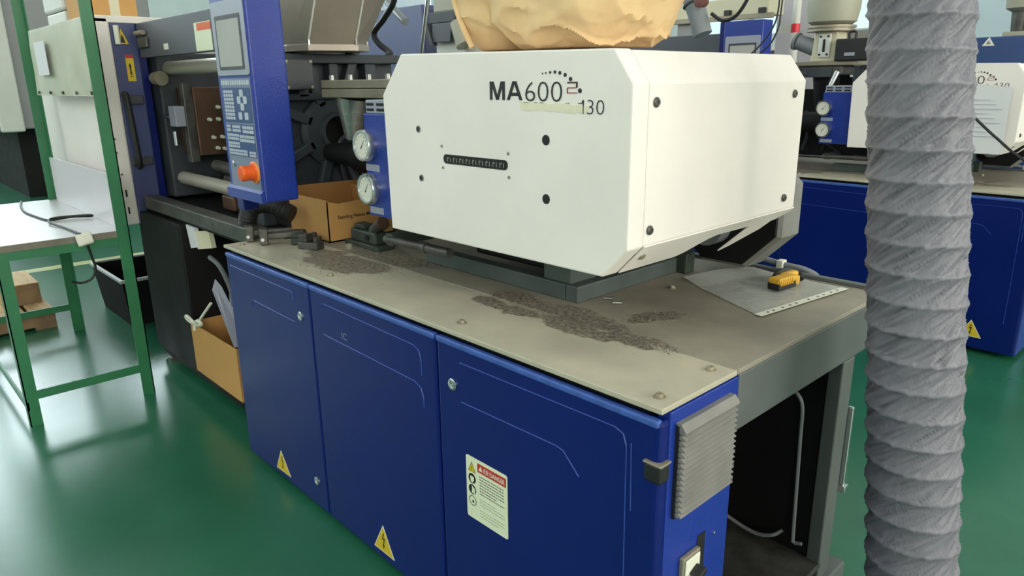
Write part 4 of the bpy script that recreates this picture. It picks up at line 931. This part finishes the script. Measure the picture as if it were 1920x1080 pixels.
m = MB(); m.obox((-2.965, -0.27, 0.83), (0.012, 0, 0.006), (0, 0.033, 0.006), (-0.004, -0.004, 0.027)); link('plug', m, 'plug', CA, bevel=0.009, seg=3)

# crate and timber on the floor behind
CR = thing('plastic_crate', (-4.5, 0.38, 0), 'black plastic crate with a pale rim on the floor behind the workbench', 'crate')
cx0, cx1, cy0, cy1, ch = -4.85, -4.15, 0.14, 0.58, 0.31
m = MB()
m.prism([(cx0 + .04, cy0 + .03, 0), (cx1 - .04, cy0 + .03, 0), (cx1, cy0, ch), (cx0, cy0, ch)], (0, 0.008, 0)); m.prism([(cx0 + .04, cy1 - .03, 0), (cx1 - .04, cy1 - .03, 0), (cx1, cy1, ch), (cx0, cy1, ch)], (0, -0.008, 0))
m.prism([(cx0 + .04, cy0 + .03, 0), (cx0 + .04, cy1 - .03, 0), (cx0, cy1, ch), (cx0, cy0, ch)], (0.008, 0, 0)); m.prism([(cx1 - .04, cy0 + .03, 0), (cx1 - .04, cy1 - .03, 0), (cx1, cy1, ch), (cx1, cy0, ch)], (-0.008, 0, 0))
m.box(cx0 + .04, cx1 - .04, cy0 + .03, cy1 - .03, 0, 0.01); link('crate_body', m, 'crate', CR)
m = MB(); m.box(cx0 - .012, cx1 + .012, cy0 - .012, cy0 + .008, ch - .008, ch + .012); m.box(cx0 - .012, cx1 + .012, cy1 - .008, cy1 + .012, ch - .008, ch + .012); m.box(cx0 - .012, cx0 + .008, cy0, cy1, ch - .008, ch + .012); m.box(cx1 - .008, cx1 + .012, cy0, cy1, ch - .008, ch + .012); link('crate_rim', m, 'crate_rim', CR, bevel=0.003)
PT = thing('wooden_pallet', (-4.75, -0.35, 0), 'low wooden pallet on the floor under the workbench', 'pallet')
for k_ in range(3):
    link('deck_board', MB().box(-5.25, -4.55, -0.62 + k_ * 0.155, -0.49 + k_ * 0.155, 0.10, 0.122), 'wood', PT, bevel=0.002)
for k_ in range(3):
    link('bearer', MB().box(-5.25 + k_ * 0.3, -5.15 + k_ * 0.3, -0.62, -0.18, 0.02, 0.10), 'wood_end', PT, bevel=0.002)
link('bottom_board', MB().box(-5.25, -4.55, -0.62, -0.5, 0.0, 0.02), 'wood_end', PT); link('bottom_board', MB().box(-5.25, -4.55, -0.30, -0.18, 0.0, 0.02), 'wood_end', PT)
TBL = thing('timber_block', (-5.0, -0.3, 0.122), 'raw timber block lying on the pallet under the workbench', 'timber')
link('block', MB().box(-5.2, -4.78, -0.42, -0.2, 0.122, 0.26), 'wood', TBL, bevel=0.004); link('sawn_end', MB().box(-4.78, -4.777, -0.415, -0.205, 0.126, 0.256), 'wood_end', TBL)

# in the chute opening of the machine
CB = thing('cardboard_carton', (-2.5, 0.18, 0.13), 'plain cardboard carton standing on the sole beam by the blue doors', 'box')
bz = 0.131
link('front_wall', MB().box(-2.81, -2.27, 0.085, 0.089, bz, 0.385), 'card', CB)
link('side_wall', MB().box(-2.81, -2.806, 0.089, 0.27, bz, 0.385), 'card', CB); link('side_wall', MB().box(-2.274, -2.27, 0.089, 0.27, bz, 0.385), 'card', CB)
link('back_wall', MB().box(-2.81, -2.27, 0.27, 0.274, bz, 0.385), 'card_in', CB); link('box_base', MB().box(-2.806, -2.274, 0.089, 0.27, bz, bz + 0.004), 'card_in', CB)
m = MB(); m.prism([(-2.30, 0.09, 0.385), (-2.30, 0.16, 0.385), (-2.55, 0.16, 0.60), (-2.59, 0.15, 0.63), (-2.56, 0.12, 0.59)], (0.003, 0, 0.003)); link('raised_flap', m, 'bezel', CB)
m = MB(); m.tube([(-2.72, 0.08, 0.385), (-2.64, 0.085, 0.45), (-2.54, 0.1, 0.535)], 0.007, 6, 3); link('tie_strap', m, 'white_print', CB)
m = MB(); m.tube([(-2.735, 0.078, 0.40), (-2.80, 0.07, 0.42), (-2.83, 0.075, 0.405), (-2.78, 0.075, 0.395), (-2.72, 0.078, 0.40), (-2.66, 0.07, 0.43), (-2.63, 0.075, 0.42), (-2.66, 0.078, 0.405), (-2.73, 0.078, 0.395), (-2.74, 0.078, 0.36)], 0.008, 6, 4); link('strap_bow', m, 'white_print', CB)
SC = thing('foam_scrap', (-2.7, 0.2, 0.75), 'pale folded packing scrap tucked in the chute below the machine bed', 'packing')
m = MB(); m.prism([(-2.82, 0.13, 0.862), (-2.72, 0.13, 0.86), (-2.69, 0.13, 0.77), (-2.79, 0.13, 0.75)], (0, 0.02, 0)); link('fold', m, 'paper', SC)
m = MB(); m.prism([(-2.72, 0.13, 0.84), (-2.62, 0.16, 0.855), (-2.60, 0.16, 0.775), (-2.70, 0.13, 0.76)], (0, 0.02, 0)); link('fold', m, 'bg_cream', SC)
m = MB(); m.prism([(-2.80, 0.29, 0.56), (-2.68, 0.29, 0.55), (-2.66, 0.275, 0.40), (-2.78, 0.275, 0.41)], (0, 0.006, 0)); single('grey_sheet', m, 'backboard', 'grey lilac sheet leaning in the chute beside the carton', 'sheet')
m = MB(); m.tube([(-2.76, 0.2, 0.70), (-2.70, 0.22, 0.66), (-2.68, 0.25, 0.55), (-2.66, 0.25, 0.46)], 0.012, 8); single('drain_hose', m, 'greyhose', 'grey hose hanging down inside the chute opening', 'hose', smooth=True)

# ------------------------------------------------------------------ background things
# large neighbour machine far down the row
BM = thing('large_machine', (-12.5, 1.4, 0), 'large grey machine with a white door edge beyond the workbench', 'machine')
link('guard_body', MB().box(-17.5, -10.5, 0.75, 2.6, 0.98, 2.75), 'bg_grey', BM, bevel=0.02)
link('door_edge', MB().box(-10.5, -10.42, 0.60, 0.86, 0.95, 2.72), 'bg_white', BM, bevel=0.02)
link('guard_front', MB().box(-17.5, -10.5, 0.56, 0.75, 0.95, 2.72), 'bg_grey', BM, bevel=0.02)
link('machine_base', MB().box(-17.3, -11.3, 0.9, 2.5, 0, 0.98), 'black', BM)
link('machine_foot', MB().box(-11.3, -10.7, 1.2, 1.7, 0, 0.3), 'black', BM)
m = MB(); m.tube([(-10.44, 0.66, 2.75), (-10.41, 0.7, 2.6), (-10.40, 0.63, 2.45), (-10.41, 0.72, 2.38), (-10.42, 0.65, 2.3)], 0.012, 6); link('wire_tangle', m, 'rubber', BM)
# boxes on the housing behind the bench board
t = thing('storage_carton', (-4.05, 0.25, 1.8), 'tan cardboard carton standing on the clamp housing', 'box')
link('carton_body', MB().box(-4.30, -3.80, 0.13, 0.36, 1.838, 2.25), 'card', t, bevel=0.004); link('tape_strip', MB().box(-3.80, -3.798, 0.22, 0.27, 1.838, 2.25), 'bg_cream', t)
t = thing('white_bin', (-4.6, 0.5, 1.8), 'white plastic bin standing on the clamp housing beside the tan carton', 'bin')
link('bin_body', MB().box(-4.8, -4.36, 0.13, 0.5, 1.838, 1.93), 'bg_white', t, bevel=0.01); link('bin_lid', MB().box(-4.81, -4.35, 0.12, 0.51, 1.935, 2.08), 'bg_white', t, bevel=0.015)
# translucent strip partition seen above the roof frame
t = thing('strip_partition', (-9.0, 5.6, 0), 'bluish translucent strip partition hanging behind the machines', 'partition')
for k_ in range(12):
    x = -13.6 + k_ * 0.62
    m = MB(); m.box(x, x + 0.6, 5.6 + 0.02 * (k_ % 2), 5.61 + 0.02 * (k_ % 2), 1.2, 3.7); link('strip', m, mat('strip_film_%d' % k_, (170 + 10 * (k_ % 3), 186 + 6 * (k_ % 3), 200), 0.25, alpha=0.8), t)
link('top_rail', MB().box(-13.7, -6.1, 5.57, 5.67, 3.7, 3.8), 'bg_grey', t)
for x in (-13.7, -6.16): link('post', MB().box(x, x + 0.06, 5.59, 5.65, 0, 3.7), 'bg_grey', t)
# blue cabinet in the row behind
t = thing('blue_cabinet', (-6.0, 3.7, 0), 'tall blue grey steel cabinet behind the stainless hopper', 'cabinet')
link('cabinet_body', MB().box(-6.75, -5.4, 3.5, 4.3, 0, 2.24), mat('cabinet_paint', (72, 80, 118), 0.45, var=0.08), t, bevel=0.01)
link('side_panel', MB().box(-5.4, -5.385, 3.53, 4.27, 0.08, 2.2), mat('cabinet_side', (58, 62, 92), 0.45), t, bevel=0.004)
link('cabinet_plinth', MB().box(-6.72, -5.42, 3.47, 3.5, 0, 0.1), 'black', t)
# cables hanging beside the hopper
m = MB(); m.tube([(-2.52, 1.2, 2.3), (-2.52, 1.2, 2.0), (-2.54, 1.2, 1.90), (-2.64, 1.2, 1.82), (-2.74, 1.2, 1.755), (-2.70, 1.2, 1.70), (-2.60, 1.2, 1.65), (-2.56, 1.15, 1.625)], 0.016, 10); single('hanging_cable', m, 'rubber', 'thick dark cable looping down beside the stainless hopper', 'cable', smooth=True)
m = MB(); m.tube([(-2.95, 1.35, 2.05), (-2.72, 1.3, 1.9), (-2.52, 1.25, 1.80)], 0.02, 10); single('grey_conduit', m, 'greyhose', 'grey conduit slanting down behind the stainless hopper', 'conduit', smooth=True)
m = MB(); m.cyl((-2.15, 1.2, 2.25), (-2.335, 1.2, 1.6), 0.011, n=12); single('leaning_rod', m, 'chrome', 'slim bright rod leaning between the hopper and the sack', 'rod', smooth=True)
# loader seen left of the sack
t = thing('vacuum_loader', (-3.1, 2.0, 1.58), 'grey green vacuum loader with a tilted bracket behind the sack', 'loader')
link('loader_head', MB().box(-3.26, -2.9, 2.0, 2.35, 1.93, 2.3), 'dryer', t, bevel=0.01)
link('dark_clamp', MB().box(-3.28, -3.02, 1.98, 2.0, 1.865, 1.93), 'dgrey', t, bevel=0.004)
m = MB(); m.obox((-3.15, 1.985, 1.805), (0.10, 0, 0), (0, 0.012, 0), (0.012, 0, 0.058)); link('tilted_bracket', m, 'hgrey', t, bevel=0.004)
m = MB(); m.obox((-3.27, 1.98, 1.80), (0.016, 0, -0.0), (0, 0.02, 0), (-0.03, 0, 0.07)); link('bracket_edge', m, 'dgrey', t, bevel=0.003)
m = MB(); m.cyl((-3.0, 1.99, 1.86), (-2.93, 1.99, 1.72), 0.05, 0.06, n=16); link('elbow', m, 'dryer', t, smooth=True)
link('loader_body', MB().box(-3.27, -2.8, 2.02, 2.4, 1.62, 1.93), 'bg_white', t, bevel=0.01)
m = MB(); m.box(-3.24, -2.86, 2.05, 2.35, 0.0, 1.62); link('loader_stand', m, 'dgrey', t)
# grey hose gun hanging right of the sack
t = thing('suction_hose', (-1.65, 2.6, 1.7), 'grey corrugated suction hose hanging right of the sack', 'hose')
m = MB(); m.tube([(-1.80, 2.6, 2.7), (-1.76, 2.6, 2.2), (-1.715, 2.6, 1.98), (-1.665, 2.6, 1.86), (-1.615, 2.6, 1.735)], lambda q: 0.062 - 0.012 * q, 16); link('hose_body', m, 'greyhose', t, smooth=True)
m = MB(); m.lathe((-1.69, 2.6, 1.905), (0.42, 0, -1), [(0, 0.056), (0.004, 0.06), (0.012, 0.06), (0.016, 0.056)], 18); link('hose_band', m, 'dgrey', t, smooth=True)
m = MB(); m.lathe((-1.59, 2.55, 1.90), (0.1, -1, 0), [(0, 0.03), (0.05, 0.034), (0.055, 0.02)], 16); link('valve_knob', m, mat('knob_brown', (110, 66, 60), 0.5), t, smooth=True)
m = MB(); m.tube([(-1.57, 2.6, 1.84), (-1.50, 2.6, 1.80), (-1.42, 2.6, 1.82), (-1.36, 2.6, 1.9), (-1.32, 2.6, 2.0)], 0.010, 8); link('signal_wire', m, 'rubber', t, smooth=True)
# black cables with the post
for dx, lab in ((0, 'thin black cable arching down behind the cover, the outer of two'), (0.035, 'thin black cable arching down behind the cover, the inner of two')):
    m = MB(); m.tube([(-1.385, 3.0 + dx, 2.6), (-1.39, 3.0 + dx, 2.0), (-1.395, 3.0 + dx, 1.85), (-1.415 + dx * .4, 3.0 + dx, 1.78), (-1.47 + dx, 3.0 + dx, 1.70), (-1.53 + dx, 3.0 + dx, 1.645), (-1.60 + dx, 3.02 + dx, 1.6)], 0.005, 8); single('drop_cable', m, 'rubber', lab, 'cable', 'black drop cables', smooth=True)
t = thing('white_post', (-2.27, 5.0, 0), 'slim white post with a band of red tape in the aisle behind', 'post')
m = MB(); m.cyl((-2.265, 5.0, 0), (-2.265, 5.0, 3.6), 0.032, n=16).cyl((-2.265, 5.0, 0), (-2.265, 5.0, 0.03), 0.09, n=16); link('tube', m, 'bg_white', t, smooth=True)
m = MB(); m.cyl((-2.265, 5.0, 1.86), (-2.265, 5.0, 1.93), 0.036, n=16); link('red_tape', m, 'redtape', t, smooth=True)
link('flag', MB().box(-2.40, -2.29, 4.98, 4.985, 1.865, 1.925), 'bg_white', t)
t = thing('grey_pillar', (-2.5, 5.6, 0), 'square mauve grey pillar behind the slim white post', 'pillar')
link('shaft', MB().box(-2.62, -2.2, 5.35, 5.8, 0, 5.4), mat('pillar_paint', (178, 174, 178), 0.7, var=0.06), t, bevel=0.01); link('plinth', MB().box(-2.64, -2.18, 5.33, 5.82, 0, 0.25), 'bg_grey', t, bevel=0.01)
# cream shelf unit
t = thing('cream_housing', (-2.9, 4.6, 1.9), 'cream take-out robot beam above the second machine', 'robot beam')
link('beam', MB().box(-3.2, -2.25, 4.5, 4.75, 1.98, 2.12), 'bg_cream', t, bevel=0.01); link('beam_rail', MB().box(-3.25, -2.2, 4.47, 4.5, 1.95, 1.99), 'machined', t, bevel=0.004)
link('arm', MB().box(-3.1, -2.95, 4.52, 4.72, 1.6, 1.98), 'bg_grey', t, bevel=0.01)
for x in (-2.62, -2.32): link('stopper', MB().box(x, x + 0.05, 4.465, 4.5, 1.99, 2.03), 'ink', t)
# dryer hopper on the second machine
DH = thing('dryer_hopper', (-1.5, 3.95, 1.5), 'olive grey dryer hopper on the throat of the second machine', 'hopper')
m = MB(); m.lathe((-1.5, 3.95, 1.83), (0, 0, 1), [(0, 0.12), (0.02, 0.15), (0.10, 0.165), (0.6, 0.17), (0.6, 0.16)], 32); link('hopper_drum', m, 'dryer', DH, smooth=True)
m = MB(); m.lathe((-1.5, 3.95, 1.79), (0, 0, 1), [(0, 0.15), (0.012, 0.15), (0.012, 0.14), (0.022, 0.14), (0.022, 0.152), (0.036, 0.152)], 32); link('flange', m, 'machined', DH, smooth=True)
m = MB(); m.loft([[(-1.5 + a * 0.085, 3.95 + b * 0.085, 1.60) for a, b in ((-1, -1), (1, -1), (1, 1), (-1, 1))], [(-1.5 + a * 0.075, 3.95 + b * 0.075, 1.79) for a, b in ((-1, -1), (1, -1), (1, 1), (-1, 1))]]); link('throat_casting', m, 'bg_cream', DH, bevel=0.008)
m = MB(); m.box(-1.535, -1.455, 3.853, 3.868, 1.625, 1.775); WN = link('sight_plate', m, 'bg_white', DH, bevel=0.006)
m = MB(); m.box(-1.502, -1.488, 3.848, 3.855, 1.66, 1.74); link('sight_slot', m, 'hole', DH)
for x in (-1.52, -1.47):
    for z in (1.645, 1.757):
        m = MB(); m.cyl((x, 3.853, z), (x, 3.846, z), 0.007, n=8); link('sight_bolt', m, 'ink', DH)
m = MB(); m.cyl((-1.56, 3.93, 1.68), (-1.70, 3.90, 1.735), 0.055, 0.048, n=18).cyl((-1.70, 3.90, 1.735), (-1.715, 3.9, 1.74), 0.058, n=18); link('suction_port', m, 'greyhose', DH, smooth=True)
m = MB(); m.box(-1.70, -1.28, 3.83, 4.1, 1.575, 1.60); link('base_plate', m, 'machined', DH, bevel=0.003)
m = MB(); m.box(-1.66, -1.36, 3.85, 4.06, 1.514, 1.575); link('slide_gate', m, 'oldsteel', DH, bevel=0.01)
m = MB(); m.cyl((-1.5, 3.95, 1.514), (-1.5, 3.98, 1.29), 0.085, 0.07, n=18); link('feed_throat', m, 'black', DH, smooth=True)
m = MB(); m.box(-1.60, -1.42, 3.83, 3.86, 1.50, 1.56); m.cyl((-1.62, 3.84, 1.525), (-1.58, 3.84, 1.525), 0.02, n=10); link('gate_clamp', m, 'dgrey', DH, bevel=0.004)
m = MB(); m.cyl((-1.36, 3.78, 1.53), (-1.375, 3.68, 1.385), 0.018, 0.012, n=12); link('sample_tube', m, 'chrome', DH, smooth=True)
t = thing('control_case', (-1.33, 3.86, 1.6), 'small black case with a top handle beside the dryer hopper', 'case')
link('case_body', MB().box(-1.40, -1.15, 3.80, 3.90, 1.601, 1.735), 'rubber', t, bevel=0.008)
m = MB(); m.tube([(-1.335, 3.85, 1.735), (-1.335, 3.85, 1.775), (-1.295, 3.85, 1.775), (-1.295, 3.85, 1.735)], 0.008, 8, 3); link('case_handle', m, 'rubber', t, smooth=True)
link('case_label', MB().box(-1.335, -1.27, 3.797, 3.8, 1.63, 1.65), 'bezel', t)
# paper sheet taped on the second machine's cover, cord across it
t = thing('notice_sheet', (-0.43, 3.545, 1.1), 'white notice sheet taped to the cover of the second machine', 'paper')
m = patch((-0.60, 3.545, 1.09), (-0.33, 3.545, 1.09), (-0.33, 3.545, 1.44), (-0.60, 3.545, 1.46), 8, 8, lambda u, v: 0, (0, 0.001, 0))
o = link('sheet', m, 'paper', t)
m = MB()
for q in range(9): drect(m, F_front(3.542), -0.57, -0.36 - 0.03 * (q % 3), 1.18 + q * 0.024, 1.182 + q * 0.024, 0.001)
link('sheet_print', m, 'bezel', t)
m = MB(); m.tube([(-0.75, 3.35, 1.52), (-0.60, 3.32, 1.42), (-0.468, 3.3, 1.332), (-0.38, 3.3, 1.255), (-0.304, 3.3, 1.19), (-0.174, 3.3, 1.091), (0.1, 3.3, 0.95), (0.25, 3.35, 0.6), (0.3, 3.4, 0.01)], 0.007, 8); single('slanting_cord', m, 'rubber', 'dark cord slanting down in front of the taped notice sheet', 'cord', smooth=True)
# warning sticker on the second machine's blue door
ORIG[M2.name] = Vector(M2.location)
fw = F_front(3.4195); st_, ym, c = warning_triangle(M2, fw, (-0.305, 0.19), (-0.36, 0.092), (-0.245, 0.092)); link('sticker_face', ym, 'yellow', st_)
m = MB(); decal(m, fw, [(c[0] + p[0] * 0.07, c[1] + 0.012 + p[1] * 0.075) for p in BOLT_PTS], 0.0018); link('lightning_mark', m, 'ink', st_)

t = thing('electric_cabinet', (-0.85, 5.3, 0), 'low navy cabinet with a white warning triangle behind the second cover', 'cabinet')
link('cabinet_body', MB().box(-1.05, -0.4, 5.2, 5.7, 0, 1.765), 'keypad', t, bevel=0.01)
fk = F_front(5.2); m = MB(); decal(m, fk, [(-0.94, 1.705), (-0.86, 1.705), (-0.90, 1.765)], 0.0012); link('warning_sticker', m, 'white_print', t)
m = MB(); decal(m, fk, [(-0.915, 1.715), (-0.885, 1.715), (-0.90, 1.742)], 0.0016); link('sticker_mark', m, 'greyink', t)
t = thing('material_loader', (-0.76, 5.4, 1.765), 'olive grey material loader standing on the navy cabinet', 'loader')
link('loader_foot', MB().box(-0.85, -0.68, 5.3, 5.5, 1.765, 1.80), 'dryer', t, bevel=0.008)
m = MB(); m.cyl((-0.77, 5.38, 1.80), (-0.77, 5.38, 1.93), 0.05, 0.06, n=16); link('loader_neck', m, 'oldsteel', t, smooth=True)
m = MB(); m.lathe((-0.76, 5.38, 1.93), (0, 0, 1), [(0, 0.06), (0.03, 0.11), (0.3, 0.13), (0.34, 0.08)], 20); link('loader_drum', m, 'dryer', t, smooth=True)
m = MB(); m.cyl((-0.66, 5.33, 1.86), (-0.60, 5.3, 1.80), 0.04, n=14); link('loader_port', m, 'oldsteel', t, smooth=True)
t = thing('glazed_booth', (-1.0, 6.4, 0), 'pale glazed office booth seen beyond the olive grey loader', 'booth')
link('booth_wall', MB().box(-1.6, 0.4, 6.55, 6.65, 0, 1.78), 'bg_grey', t); link('booth_glass', MB().box(-1.57, 0.37, 6.58, 6.62, 1.82, 2.6), mat('booth_pane', (186, 206, 214), 0.2), t)
link('booth_sill', MB().box(-1.6, 0.4, 6.53, 6.67, 1.78, 1.82), 'green', t); link('booth_mullion', MB().box(-0.72, -0.66, 6.54, 6.66, 1.82, 2.6), 'green', t)
